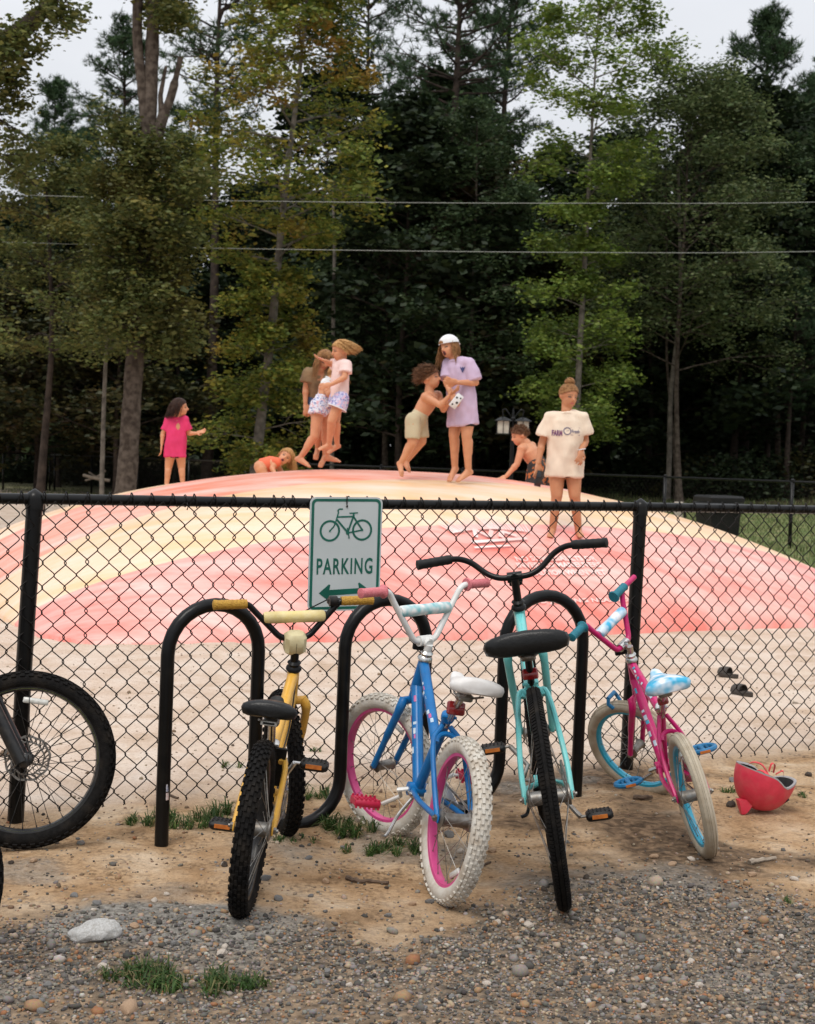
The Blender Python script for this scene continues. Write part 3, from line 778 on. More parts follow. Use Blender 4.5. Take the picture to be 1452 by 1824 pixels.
# pale dead forked snag, slim pale stems
def stem(px, Y, pts, r, label, bark='bark_pale'):
    b0 = gb(px, Y); e = empty('dead_tree', b0); tag(e, label, 'tree'); b = MB()
    for k, line in enumerate(pts):
        q = rel(b0, line, Y)
        if k == 0: q = [V(q[0][0], q[0][1], -.2)] + q
        b.tube(smooth_path(q, 4), [r * (1 - .5 * i / (4 * (len(q) - 1))) * (.6 if k else 1) for i in range(4 * (len(q) - 1) + 1)], 8)
    b.build('trunk', M[bark], e)
stem(182, 30.5, [[(183, 800), (186, 700), (190, 620), (198, 535), (205, 440)], [(190, 620), (192, 560), (194, 530)]], .055, 'pale dead forked stem standing left of the big grey trunk')
stem(1192, 40.5, [[(1192, 830), (1195, 700), (1206, 600), (1212, 500), (1208, 300)]], .085, 'slim pale stem of a twin trunk behind the back fence')
stem(1200, 41, [[(1203, 840), (1194, 720), (1188, 640), (1188, 520), (1186, 300)]], .055, 'thin grey leaning stem of a twin trunk behind the back fence', 'bark_grey')
stem(595, 41, [[(592, 800), (594, 560), (596, 420), (592, 340)]], .07, 'thin grey stem right of the golden sweetgum')
# pines
GP = 'pines rising over the wood'
pn = pine('pine_tree', 'slender tall pine with open crown right of the big grey trunk', None, gb(362, 46), 19.5, .20, 11, 3.0, 22, 51, lean=(.4, 0))
pine('pine_tree', 'tall dark pine with heavy crown between the two sweetgums', None, gb(800, 46), 20.5, .24, 10.5, 3.2, 26, 52)
pine('pine_tree', 'dark pine beside the heavy-crowned pine, partly behind the lime sweetgum', None, gb(880, 52), 21, .22, 12, 2.6, 24, 53)
pr1 = pine('pine_tree', 'broad bushy pine topping the wood to the right of the grey-green tree', None, gb(1330, 46), 15.2, .22, 6, 3.2, 26, 54, per=17)
copy_tree(pr1, gb(1462, 47), 2.1, (1, 1, .93), 'bushy pine at the right end of the wood beside another like it')
sm = pine('pine_tree', 'small pine seen against the sky left of the big grey trunk', None, gb(92, 56), 15.6, .15, 9.5, 2.0, 16, 57)
copy_tree(sm, gb(150, 60), 1.2, (1.15, 1.15, .93), 'small pine behind the broken pale limb of the big trunk')
copy_tree(pn, gb(215, 52), 2.6, (1.0, 1.0, .86), 'open-crowned pine directly left of the big grey trunk')
copy_tree(pn, gb(640, 56), 4.0, (1, 1, 1.06), 'open-crowned pine seen through the golden sweetgum')
copy_tree(pr1, gb(1405, 40), .7, (.42, .42, .42), 'low young pine behind the back fence at the right')
# dark wood behind: prototypes and copies
rw2 = random.Random(9)
protos = []
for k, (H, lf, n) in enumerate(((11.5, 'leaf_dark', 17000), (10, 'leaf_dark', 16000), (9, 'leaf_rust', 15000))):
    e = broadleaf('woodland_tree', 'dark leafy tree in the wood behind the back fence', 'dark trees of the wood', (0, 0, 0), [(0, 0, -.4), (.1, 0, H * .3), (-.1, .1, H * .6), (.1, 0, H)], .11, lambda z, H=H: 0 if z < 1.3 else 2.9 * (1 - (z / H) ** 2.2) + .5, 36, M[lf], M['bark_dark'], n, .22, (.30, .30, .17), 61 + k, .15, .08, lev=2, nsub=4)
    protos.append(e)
spots = []
for row, (Y, step) in enumerate(((44, 150), (50, 120), (57, 110), (65, 115))):
    x = -60 + row * 37
    while x < 1540:
        if not (row == 0 and (380 < x < 560)):
            spots.append((x + rw2.uniform(-30, 30), Y + rw2.uniform(-2.2, 2.2)))
        x += step
for i, (x, Y) in enumerate(spots):
    k = (2 if (Y < 47 and (x < 260 or 800 < x < 1000)) else i % 2)
    s = rw2.uniform(.85, 1.18) * (1.12 if Y > 55 else 1.0) * (.84 if x < 420 else 1.0)
    if i < 3 and False: pass
    copy_tree(protos[k], gb(x, Y), rw2.uniform(0, 6.28), (s, s, s * rw2.uniform(.9, 1.1)))
for e in protos:
    for ch in list(e.children): bpy.data.objects.remove(ch)
    bpy.data.objects.remove(e)
# far wood closing the view: uncountable
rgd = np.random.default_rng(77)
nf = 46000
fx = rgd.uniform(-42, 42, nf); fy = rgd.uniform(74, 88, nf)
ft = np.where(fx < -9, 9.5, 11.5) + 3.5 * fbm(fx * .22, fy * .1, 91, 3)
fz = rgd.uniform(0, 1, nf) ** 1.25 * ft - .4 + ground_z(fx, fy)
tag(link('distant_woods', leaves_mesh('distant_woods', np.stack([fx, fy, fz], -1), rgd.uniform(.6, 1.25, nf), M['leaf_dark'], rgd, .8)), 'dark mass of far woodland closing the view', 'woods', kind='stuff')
# undergrowth along the wood's edge
for k in range(34):
    x = -40 + k * 46 + rw2.uniform(-15, 15)
    t = min(1, max(0, (x - 90) / 1290)); Yf = 50 * (1 - t) + 25.8 * t
    Y = max(36.5 if x > 700 else 40, Yf + (12.5 if x > 760 else 4.0)) + rw2.uniform(0, 4)
    p = gb(x, Y); e = empty('bush', p); tag(e, 'dark bush in the undergrowth behind the back fence', 'bush', 'undergrowth bushes behind the back fence')
    n = 1500; r_ = rgd.normal(size=(n, 3)); r_ /= np.linalg.norm(r_, axis=1)[:, None]
    pos = r_ * rgd.uniform(.3, 1, (n, 1)) ** .5 * np.array([1.5, 1.1, rw2.uniform(.7, 1.5)]); pos[:, 2] = np.abs(pos[:, 2])
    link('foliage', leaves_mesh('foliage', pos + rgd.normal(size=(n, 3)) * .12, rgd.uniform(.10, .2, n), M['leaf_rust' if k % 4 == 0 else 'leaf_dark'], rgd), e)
    b = MB()
    for q in range(6):
        a = rw2.uniform(0, 6.28); b.tube([(0, 0, -.1), (.4 * math.cos(a), .3 * math.sin(a), .5), (.9 * math.cos(a), .7 * math.sin(a), 1.0)], [.02, .014, .006], 5, cap=False)
    b.build('stem', M['bark_dark'], e)

# ------------------------------------------------------------------ overhead wires
M['wire_grey'] = pm('wire_grey', (.30, .31, .28), (.25, .26, .23), 20, .5)
for (pts, lb) in (([(-900, 318), (0, 346), (330, 356), (726, 361), (1100, 362), (1452, 360), (2400, 338)], 'upper pale overhead cable strung in front of the wood'),
                  ([(-900, 408), (0, 431), (330, 441), (726, 447), (1100, 450), (1452, 448), (2400, 428)], 'lower pale overhead cable strung in front of the wood')):
    q = [at_y(x, y, 30.2) for x, y in pts]
    b = MB(); b.tube(smooth_path(q, 5), .0065, 6)
    tag(b.build('overhead_cable', M['wire_grey']), lb, 'cable', 'overhead cables')

# ------------------------------------------------------------------ back fence
def back_fence(P0, P1, npost, label, extra_posts=(), mesh_wires=True):
    P0, P1 = np.asarray(P0, float), np.asarray(P1, float)
    e = empty('chain_link_fence', P0); tag(e, label, 'fence')
    d = P1 - P0; L = np.linalg.norm(d[:2]); u = d / L
    def at(s, z): p = u * s; return V(p[0], p[1], p[2] + z)
    pm_ = MB(); pm_.tube([(0, 0, -.2), (0, 0, 1.22)], .034, 10); pm_.lathe([(.038, 0), (.036, .02), (.012, .04)], (0, 0, 1.215), n=10)
    pme = pm_.mesh('post', M['black_paint'])
    for k in range(npost + 1):
        o = link('post', pme, e); o.location = Vector(at(L * k / npost, 0))
    for s in extra_posts:
        o = link('post', pme, e); o.location = Vector(at(s, 0))
    b = MB(); b.tube([at(L * k / 8, 1.2) for k in range(9)], .022, 8); b.build('top_rail', M['black_paint'], e)
    n = int(L / .055); ks = np.arange(19); zz = .03 + ks * .064
    vs, fs = [], []
    w = .0036
    s0 = np.arange(n) * .055
    off = np.where(((ks[None, :] + np.arange(n)[:, None]) % 2) == 0, -.0275, .0275)
    S = s0[:, None] + off; Z = np.broadcast_to(zz, S.shape)
    C = S[..., None] * u + np.stack([np.zeros_like(S), np.zeros_like(S), Z], -1)
    nrmv = V(-u[1], u[0], 0)
    a = C + u * w; b_ = C - u * w; c = C + nrmv * w
    VV = np.stack([a, b_, c], 2); m = VV.shape[1]
    idx3 = np.arange(n * m * 3).reshape(n, m, 3)
    F = []
    for q in range(3):
        r2 = (q + 1) % 3
        F.append(np.stack([idx3[:, :-1, q], idx3[:, :-1, r2], idx3[:, 1:, r2], idx3[:, 1:, q]], -1).reshape(-1, 4))
    tag(link('wire_mesh', np_mesh('wire_mesh', VV.reshape(-1, 3), np.concatenate(F), M['vinyl_wire']), e), kind='stuff')
    return e
def fpt(x, Y): return gb(x, Y)
fL, fR = gb(90, 47.5), gb(1380, 25.8)
dirf = (fR - fL) / np.linalg.norm(fR - fL)
back_fence(fL, fR + dirf * 6.2, 12, 'low black chain-link fence along the edge of the wood', extra_posts=(.35,))
back_fence(gb(-160, 44), gb(84, 47.6), 3, 'short black chain-link run left of the double gate post')

# ------------------------------------------------------------------ lamp post with two lanterns
lp = gb(912, 22.5); lamp = empty('lamp_post', lp)
tag(lamp, 'black lamp post with two cream-glass lanterns beyond the bounce pad', 'lamp post')
M['lamp_glass'] = pm('lamp_glass', (.50, .47, .38), (.40, .37, .30), 12, .25)
top = at_y(912, 738, 22.5)[2] - lp[2]
b = MB(); b.lathe([(.09, 0), (.09, .03), (.06, .10), (.035, .2), (.032, top * .6), (.030, top - .12), (.042, top - .11), (.042, top - .06), (.022, top - .04), (.016, top + .05), (.004, top + .10)], n=14)
b.build('pole', M['black_paint'], lamp)
for s in (-1, 1):
    c = V(s * .155, 0, top - .17)
    b = MB(); b.tube(smooth_path([V(0, 0, top - .08), V(s * .06, 0, top + .0), V(s * .12, 0, top + .075), V(s * .165, 0, top + .06), V(s * .16, 0, top - .0), V(s * .155, 0, top - .06)], 4), .010, 7)
    arm = b.build('arm', M['black_paint'], lamp)
    def sq(h, z, cc=c): return [cc + V(x * h, y * h, z) for x, y in ((-1, -1), (1, -1), (1, 1), (-1, 1))]
    b = MB(); b.loft([sq(.135, .060), sq(.130, .072), sq(.05, .118), sq(.014, .128)])
    for x in (-1, 0, 1):
        for y in (-1, 0, 1):
            if abs(x) + abs(y) > 0: b.box(c + V(x * .098, y * .098, -.045), (.012 if x else .008, .012 if y else .008, .21))
    b.loft([sq(.105, -.155), sq(.11, -.145), sq(.11, -.135)])
    lan = b.build('lantern', M['black_paint'], lamp, smooth=False)
    b = MB(); b.loft([sq(.088, -.135), sq(.090, .0), sq(.092, .06)]); b.build('glass', M['lamp_glass'], lan, smooth=False)
# ------------------------------------------------------------------ bin and tap post
M['bin_bag'] = pm('bin_bag', (.02, .02, .021), (.03, .03, .03), 9, .35, .9, 14)
bp_ = gb(1284, 22.8); bn = empty('rubbish_bin', bp_, .3); tag(bn, 'black square rubbish bin with a black bag folded over its rim', 'bin')
b = MB()
def sq2(h, z): return [V(x * h, y * h, z) for x, y in ((-1, -.95), (-.95, -1), (.95, -1), (1, -.95), (1, .95), (.95, 1), (-.95, 1), (-1, .95))]
b.loft([sq2(.22, 0), sq2(.25, .4), sq2(.27, .78), sq2(.29, .79), sq2(.29, .83), sq2(.265, .835), sq2(.25, .5)]); b.build('body', M['black_plastic'], bn, smooth=False)
b = MB(); rr2 = random.Random(3); rings = []
for z, h in ((.84, .265), (.85, .292), (.80, .305), (.74, .30), (.69 , .302)):
    ring = []
    for k in range(32):
        a = 2 * math.pi * k / 32; m_ = max(abs(math.cos(a)), abs(math.sin(a))); ring.append(V(math.cos(a) / m_ * h * (1 + rr2.uniform(-.02, .03)), math.sin(a) / m_ * h * (1 + rr2.uniform(-.02, .03)), z + rr2.uniform(-.02, .02) * (z < .8)))
    rings.append(ring)
b.loft(rings, cap=False); b.build('bag', M['bin_bag'], bn)
b = MB(); b.loft([sq2(.30, .86), sq2(.30, .93), sq2(.27, .96)]); b.build('lid', M['black_plastic'], bn, smooth=False)
M['grey_wood'] = pm('grey_wood', (.52, .47, .40), (.36, .31, .25), 14, .85, .4, 40)
tp = gb(1213, 24.0); tpo = empty('tap_post', tp); tag(tpo, 'short weathered white post with a dark tap, left of the bin', 'post')
b = MB(); b.box((0, 0, .4), (.14, .10, .82), bev=.008); b.build('post', M['grey_wood'], tpo, smooth=False)
b = MB(); b.tube([(.10, -.06, .0), (.10, -.06, .66), (.10, -.10, .70), (.10, -.17, .66)], .022, 8); b.lathe([(.045, 0), (.045, .03)], (.10, -.10, .72), n=10); b.box((.1, .02, .5), (.05, .16, .05))
b.build('tap', M['black_plastic'], tpo)
# ------------------------------------------------------------------ lawn
rgl = np.random.default_rng(15)
def blades(name, P, h, w, mat, rg, bend=.5):
    n = len(P); a = rg.uniform(0, 2 * math.pi, n); d = np.stack([np.cos(a), np.sin(a), np.zeros(n)], -1); s = np.stack([-np.sin(a), np.cos(a), np.zeros(n)], -1)
    b = rg.uniform(.15, 1, (n, 1)) * bend
    up = np.array([0, 0, 1.0])
    m = P + d * (h[:, None] * b * .35) + up * (h[:, None] * .6); t = P + d * (h[:, None] * b) + up * (h[:, None] * (1 - .45 * b))
    ww = w[:, None] if not np.isscalar(w) else w
    v = np.stack([P - s * ww, P + s * ww, m + s * ww * .8, m - s * ww * .8, t], 1).reshape(-1, 3)
    o = (np.arange(n) * 5)[:, None]
    q = np.concatenate([o + np.array([0, 1, 2]), o + np.array([0, 2, 3]), o + np.array([3, 2, 4])], 0)
    return np_mesh(name, v, q, mat)
n = 60000
lx, ly = rgl.uniform(-14, 16, n), 16 + 34 * rgl.uniform(0, 1, n) ** 1.4
lb_ = lx * NF[0] + ly * NF[1]; ln_ = fbm(lx * .55, ly * .55, 31, 4)
keep = (rgl.uniform(size=n) < sst(lx * .8 + lb_ * .25 + ln_ * 2.2, 6.2, 8.4) * .9) | ((lx < -5) & (ly > 34) & (rgl.uniform(size=n) < .35))
la_ = lx * UF[0] + ly * UF[1]
keep &= ~((la_ > PA0 - .3) & (la_ < PA1 + .3) & (lb_ < PB1 + .6))
lx, ly = lx[keep], ly[keep]
tag(link('lawn_grass', blades('lawn_grass', np.stack([lx, ly, ground_z(lx, ly)], -1), rgl.uniform(.05, .13, len(lx)), .009, M['lawn_blade'], rgl)), 'patchy green lawn beyond the bounce pad', 'grass', kind='stuff')
# ------------------------------------------------------------------ chain-link fence
FA = V(-1.414, 5.185, 0)
fence = empty('chain_link_fence', FA, TH)          # local x along the fence, local y away from the camera
tag(fence, 'black chain-link fence with top rail running behind the bike rack', 'fence')
FZ = 1.195
def post(x, lean, h=1.2):
    b = MB()
    b.tube([(x, 0, -.15), (x + lean * .5, 0, h * .5), (x + lean, 0, h - .02)], .0300, 14)
    return b
for x, ln in ((-2.72, .02), (0, .052), (2.695, .024), (5.4, .02)):
    p = post(x, ln).build('post', M['black_paint'], fence)
    c = MB(); c.lathe([(.034, -.05), (.034, -.012), (.032, .0), (.024, .012), (.009, .022), (.002, .026)], (x + ln, 0, 1.207), n=14)
    c.build('cap', M['black_paint'], p)
r = MB(); r.tube([(-3.2, 0, FZ - .012), (0.06, 0, FZ), (1.35, 0, FZ - .004), (2.72, 0, FZ), (5.7, 0, FZ - .01)], .0205, 12)
r.build('top_rail', M['black_paint'], fence)
DW, DH = .0405, .0915                               # wire spacing, diamond height
ws = MB(); path = []
rows = 25
for k in range(rows + 1):
    z = .045 + k * DH / 2
    s = 1 if k % 2 else -1
    hook = .0035
    path += [(s * (DW / 2 - .004), .003 * s * (1 if k % 2 else 1), z - .009), (s * (DW / 2 + hook * .5), 0, z - .003), (s * (DW / 2 + hook * .5), -.003 * s, z + .003), (s * (DW / 2 - .004), -.004 * s, z + .009)]
path = path[:-2]
ws.tube(path, .0023, 5)
# knuckle bent over at the top
wm = ws.mesh('wire', M['vinyl_wire'])
wtop = path[-1][2]
nw = int(8.6 / DW)
rw = random.Random(2)
for i in range(nw):
    x = -3.1 + i * DW
    o = link('wire', wm, fence)
    o.location = (x, -.026 + .002 * math.sin(i * .7), .004 * math.sin(x * 1.9) + .003 * rw.uniform(-1, 1))
    o.scale.x = 1 if i % 2 else -1
    o.rotation_euler = (rw.uniform(-.006, .006), .006 * math.sin(x * 1.3) + rw.uniform(-.005, .005), 0)
kn = MB()
kn.tube(smooth_path([(-.016, -.022, -.022), (-.011, -.026, -.010), (-.004, -.027, .012), (0, -.018, .028), (.006, -.02, .020), (.010, -.027, .004), (.013, -.026, -.012), (.017, -.022, -.024)], 3), .0026, 5)
km = kn.mesh('knuckle', M['vinyl_wire'])
for i in range(int(8.6 / (2 * DW))):
    o = link('knuckle', km, fence); o.location = (-3.1 + DW * .5 + i * 2 * DW, 0, FZ); o.rotation_euler = (0, rw.uniform(-.12, .12), 0)
tie = MB(); tie.tube(arc((0, 0, 0), .0235, 0, 2 * math.pi, 14, (0, 1, 0), (0, 0, 1))[:-1], .0022, 5, loop=True); tie.tube([(0, -.024, -.005), (.004, -.03, -.02), (.0, -.028, -.034)], .0022, 5)
tm = tie.mesh('tie_wire', M['black_paint'])
for x in (.62, 1.02, 1.95, 3.25, 3.9, -.8): link('tie_wire', tm, fence).location = (x, 0, FZ)

# ------------------------------------------------------------------ parking sign
SW, SH, SR = .308, .458, .026
def rrect(w, h, r, n=6):
    out = []
    for cx, cz, a in ((w / 2 - r, h / 2 - r, 0), (-w / 2 + r, h / 2 - r, 90), (-w / 2 + r, -h / 2 + r, 180), (w / 2 - r, -h / 2 + r, 270)):
        out += [(cx + r * math.cos(math.radians(a + 90 * k / n)), cz + r * math.sin(math.radians(a + 90 * k / n))) for k in range(n + 1)]
    return out
sg = empty('parking_sign', FA + UF * 1.272 - NF * .050 + V(0, 0, .992), TH)
sg.rotation_euler = (math.radians(1.5), math.radians(-.6), TH + math.radians(-3.0))
tag(sg, 'white bicycle parking sign with green print and two-headed arrow, tied to fence', 'sign')
M['sign_white'] = pm('sign_white', (.50, .54, .54), (.46, .50, .50), 6, .3, spec=.4)
M['sign_green'] = pm('sign_green', (.004, .085, .058), (.006, .12, .085), 9, .3)
pl = MB(); ol = rrect(SW, SH, SR)
pl.loft([[V(x, -.0012, z) for x, z in ol], [V(x, .0012, z) for x, z in ol]])
pl.build('panel', M['sign_white'], sg, smooth=False)
def strip2d(outer, inner, y=-.0022):
    n = len(outer)
    return [V(x, y, z) for x, z in outer] + [V(x, y, z) for x, z in inner], [(i, (i + 1) % n, n + (i + 1) % n, n + i) for i in range(n)]
MB().add(*strip2d(rrect(SW - .014, SH - .014, SR - .005), rrect(SW - .036, SH - .036, SR - .013))).build('border', M['sign_green'], sg, smooth=False)
def flat_line(b, pts, w, y=-.0022):
    for (x0, z0), (x1, z1) in zip(pts[:-1], pts[1:]):
        d = nrm(V(x1 - x0, 0, z1 - z0)); q = V(-d[2], 0, d[0]) * w / 2
        p0, p1 = V(x0, y, z0), V(x1, y, z1)
        b.add([p0 - q, p1 - q, p1 + q, p0 + q], [(0, 1, 2, 3)])
def flat_disc(b, x, z, r, y=-.0022, n=12):
    b.add([V(x + r * math.cos(2 * math.pi * k / n), y, z + r * math.sin(2 * math.pi * k / n)) for k in range(n)], [tuple(range(n))])
# bicycle pictogram: photo units of the sign crop, sign centre at (665, 1025), 1035 units = SW
def sgc(x, y):
    k = SW / 1040.0; return ((x - 665) * k, (1000 - y) * k + .004 - (x - 665) * k * .012)
bk = MB()
for cx, cy in ((434, 700), (897, 684)):
    c0 = sgc(cx, cy); ro, ri = 146 * SW / 1040, 117 * SW / 1040; n = 40
    MBv = [V(c0[0] + ro * math.cos(2 * math.pi * k / n), -.0022, c0[1] + ro * math.sin(2 * math.pi * k / n)) for k in range(n)] + [V(c0[0] + ri * math.cos(2 * math.pi * k / n), -.0022, c0[1] + ri * math.sin(2 * math.pi * k / n)) for k in range(n)]
    bk.add(MBv, [(i, (i + 1) % n, n + (i + 1) % n, n + i) for i in range(n)])
def pl2(pts, w, y): flat_line(bk, [sgc(*p) for p in pts], w * SW / 1040, y)
pl2([(434, 700), (490, 640), (520, 560), (552, 440), (536, 428), (560, 404), (612, 403)], 19, -.0023)
pl2([(540, 511), (760, 502)], 22, -.0024)
pl2([(528, 545), (690, 720)], 26, -.0025)
pl2([(690, 720), (765, 500), (900, 684)], 24, -.0026)
pl2([(690, 725), (900, 684)], 20, -.0027)
pl2([(768, 500), (768, 460)], 26, -.0028); pl2([(706, 458), (830, 450)], 16, -.0029)
pl2([(680, 660), (712, 790)], 16, -.0030); pl2([(695, 795), (722, 792)], 10, -.0031); pl2([(672, 662), (692, 660)], 8, -.0031)
for q, rr_ in (((434, 702), 14), ((897, 684), 16), ((690, 722), 28)):
    flat_disc(bk, *sgc(*q), rr_ * SW / 1040, -.0032)
bk.build('bicycle_symbol', M['sign_green'], sg, smooth=False)
vs, fs = text_mesh('PARKING', .083, bold=.0016, spacing=1.16, sx=.655)
wv = vs[:, 0].max() - vs[:, 0].min(); vs[:, 0] *= .238 / wv
hh = vs[:, 1].max() - vs[:, 1].min(); vs[:, 1] *= .066 / hh
MB().add([V(v[0] - .001, -.0022, v[1] - .079) for v in vs], fs).build('lettering', M['sign_green'], sg, smooth=False)
ar = MB()
def asg(x, y): p = sgc(x, y); return V(p[0], -.0022, p[1])
ar.add([asg(*p) for p in ((300, 1545), (440, 1425), (462, 1432), (450, 1500), (875, 1478), (862, 1410), (880, 1402), (1020, 1500), (885, 1622), (862, 1620), (872, 1552), (450, 1578), (462, 1640), (440, 1648))],
       [(0, 1, 2, 3, 11, 12, 13), (3, 4, 10, 11), (4, 5, 6, 7, 8, 9, 10)])
ar.build('arrow', M['sign_green'], sg, smooth=False)
hz = MB(); hz.lathe([(.0045, 0), (.0045, .001)], (0, -.0018, .195), (0, -1, 0), 12)
hz.build('bolt_hole', M['clear_plastic'], sg)
zt = MB(); zt.box((0, -.0035, .212), (.0042, .002, .038)); zt.box((0, .0, .232), (.0042, .010, .002)); zt.box((.001, -.004, .192), (.006, .003, .008))
zt.build('cable_tie', M['black_plastic'], sg, smooth=False)

# ------------------------------------------------------------------ wave bike rack
RA = V(-.842, 4.955, 0); RTH = math.radians(29.2)
rack = empty('bike_rack', RA, RTH)
tag(rack, 'black steel wave bike rack with three arches in the dirt', 'bike rack')
xs = [0.012, .357, .708, 1.060, 1.420, 1.806]
ZT, ZB = .845, .012
path = [V(xs[0], 0, -.12)]
for i in range(0, 5):
    c = (xs[i] + xs[i + 1]) / 2; r_ = (xs[i + 1] - xs[i]) / 2
    if i % 2 == 0: path += arc((c, 0, ZT - r_), r_, math.pi, 0, 14, (1, 0, 0), (0, 0, 1))
    else: path += arc((c, 0, ZB + r_ * .95), r_, math.pi, 2 * math.pi, 14, (1, 0, 0), (0, 0, .95))
path.append(V(xs[5], 0, -.12))
fine = []
for a, b in zip(path[:-1], path[1:]):
    n = max(1, int(np.linalg.norm(b - a) / .12))
    fine += [a + (b - a) * k / n for k in range(n)]
fine.append(path[-1])
# slight lean of the whole rack along the fence, as it stands in soft ground
fine = [p + V(p[2] * .010, 0, 0) for p in fine]
t = MB(); t.tube(fine, .0245, 16); t.build('bent_tube', M['black_paint'], rack)
st = MB()
for zz, mi in ((.205, 0), (.175, 1)):
    st.loft([[V(xs[0] + .0252 * math.sin(a), -.0252 * math.cos(a), zz + h) for a in np.linspace(.15, .9, 6)] for h in (-.013, .013)], closed=False, cap=False, mi=mi)
M['sticker_blue'] = pm('sticker_blue', (.25, .30, .50), (.6, .6, .62), 90, .4)
M['sticker_pink'] = pm('sticker_pink', (.62, .42, .40), (.75, .72, .70), 90, .4)
st.build('sticker', [M['sticker_blue'], M['sticker_pink']], rack)
# ------------------------------------------------------------------ bicycles (local: x forward, y left, z up, origin at the rear contact)
def axang(k, a):
    k = nrm(k); K = np.array([[0, -k[2], k[1]], [k[2], 0, -k[0]], [-k[1], k[0], 0]])
    return np.eye(3) + math.sin(a) * K + (1 - math.cos(a)) * K @ K
def xf(b, fn):
    b.v = [tuple(fn(np.array(p))) for p in b.v]; return b
def wheel(parent, c, fn, R, rt, mats, tread, nsp=24, hubw=.1, rotor=False, refl=True, hub_r=.018, seed=0):
    """rim (the part) with tyre, hub, spokes and reflector as its pieces; axle along y"""
    c = np.asarray(c, float)
    rr = R - rt * 1.75                                       # rim radius
    n = 56
    def ring(prof, mi=0, b=None, nn=n):
        b.loft([[c + V((r) * math.cos(a), y, (r) * math.sin(a)) for r, y in prof] for a in [2 * math.pi * k / nn for k in range(nn)]], True, False, mi, loop=True)
    b = MB(); w = rt * .62
    ring([(rr - .011, -w * .8), (rr + .006, -w), (rr + .010, -w * .6), (rr + .010, w * .6), (rr + .006, w), (rr - .011, w * .8), (rr - .016, 0)], 0, b)
    wo = xf(b, fn).build('wheel', mats['rim'], parent)
    b = MB(); cr = R - rt
    ring([(cr + rt * math.cos(q) * (.98), rt * math.sin(q) * .96) for q in np.linspace(-2.5, 2.5, 15)], 0, b)
    rd = random.Random(seed)
    if tread == 'knob':
        m = int(2 * math.pi * R / .031)
        for k in range(m):
            for j, q in enumerate((-.95, -.55, -.17, .17, .55, .95)):
                a = 2 * math.pi * (k + (.5 if j % 2 else 0)) / m
                er = V(math.cos(a), 0, math.sin(a)); et = V(-math.sin(a), 0, math.cos(a)); ey = V(0, 1, 0)
                nn_ = math.cos(q) * er + math.sin(q) * ey; tt = -math.sin(q) * er + math.cos(q) * ey
                o = c + er * cr + nn_ * rt * .97
                Rm = np.stack([et, tt, nn_], 1)
                b.box(o + nn_ * .0022, (.0165, rt * .30, .0065), Rm)
    elif tread == 'slick':
        for q in (-.12, .12, -.62, .62):
            b.tube([c + V((cr + rt * math.cos(q)) * math.cos(a), rt * math.sin(q) * .96, (cr + rt * math.cos(q)) * math.sin(a)) for a in [2 * math.pi * k / 72 for k in range(72)]], .0022, 4, loop=True)
    else:
        m = int(2 * math.pi * R / .0125)
        for k in range(m):
            a = 2 * math.pi * k / m
            er = V(math.cos(a), 0, math.sin(a)); et = V(-math.sin(a), 0, math.cos(a)); ey = V(0, 1, 0)
            for q, wd in ((-.62, .62), (.62, .62)):
                nn_ = math.cos(q) * er + math.sin(q) * ey; tt = -math.sin(q) * er + math.cos(q) * ey
                b.box(c + er * cr + nn_ * rt * 1.0, (.0070, rt * wd, .0034), np.stack([et, tt, nn_], 1))
        b.loft([[c + V((cr + rt + dr) * math.cos(a), y, (cr + rt + dr) * math.sin(a)) for dr, y in ((-.004, -.0065), (.003, -.005), (.003, .005), (-.004, .0065))] for a in [2 * math.pi * k / n for k in range(n)]], True, False, 0, loop=True)
    xf(b, fn).build('tyre', mats['tyre'], wo)
    b = MB()
    b.lathe([(.006, -hubw / 2 - .022), (.006, -hubw / 2), (hub_r * .8, -hubw / 2), (hub_r * 1.35, -hubw / 2 + .006), (hub_r, -hubw / 2 + .014), (hub_r * .9, 0), (hub_r, hubw / 2 - .014), (hub_r * 1.35, hubw / 2 - .006), (hub_r * .8, hubw / 2), (.006, hubw / 2), (.006, hubw / 2 + .022)], c, (0, 1, 0), 14)
    b.lathe([(.011, -.006), (.011, .006)], c + V(0, hubw / 2 + .010, 0), (0, 1, 0), 6); b.lathe([(.011, -.006), (.011, .006)], c - V(0, hubw / 2 + .010, 0), (0, 1, 0), 6)
    xf(b, fn).build('hub', mats.get('hub', M['steel_dull']), wo)
    if rotor:
        b = MB(); ym = hubw / 2 + .006
        for ra, rb2 in ((.080, .072), (.060, .054)):
            nn = 36
            b.loft([[c + V(r * (1 + .03 * math.sin(9 * a)) * math.cos(a), ym + dy, r * (1 + .03 * math.sin(9 * a)) * math.sin(a)) for r, dy in ((ra, -.001), (ra, .001), (rb2, .001), (rb2, -.001))] for a in [2 * math.pi * k / nn for k in range(nn)]], True, False, 0, loop=True)
        for k in range(24):
            a = 2 * math.pi * k / 24; e, e2 = V(math.cos(a), 0, math.sin(a)), V(math.cos(a + .2), 0, math.sin(a + .2))
            b.tube([c + e * .058 + V(0, ym, 0), c + e2 * .075 + V(0, ym, 0)], .0028, 4)
        for k in range(6):
            a = 2 * math.pi * k / 6; e, e2 = V(math.cos(a), 0, math.sin(a)), V(math.cos(a + .6), 0, math.sin(a + .6))
            b.tube([c + e * .018 + V(0, ym, 0), c + e2 * .057 + V(0, ym, 0)], .003, 4)
        xf(b, fn).build('brake_rotor', M['steel_dull'], wo)
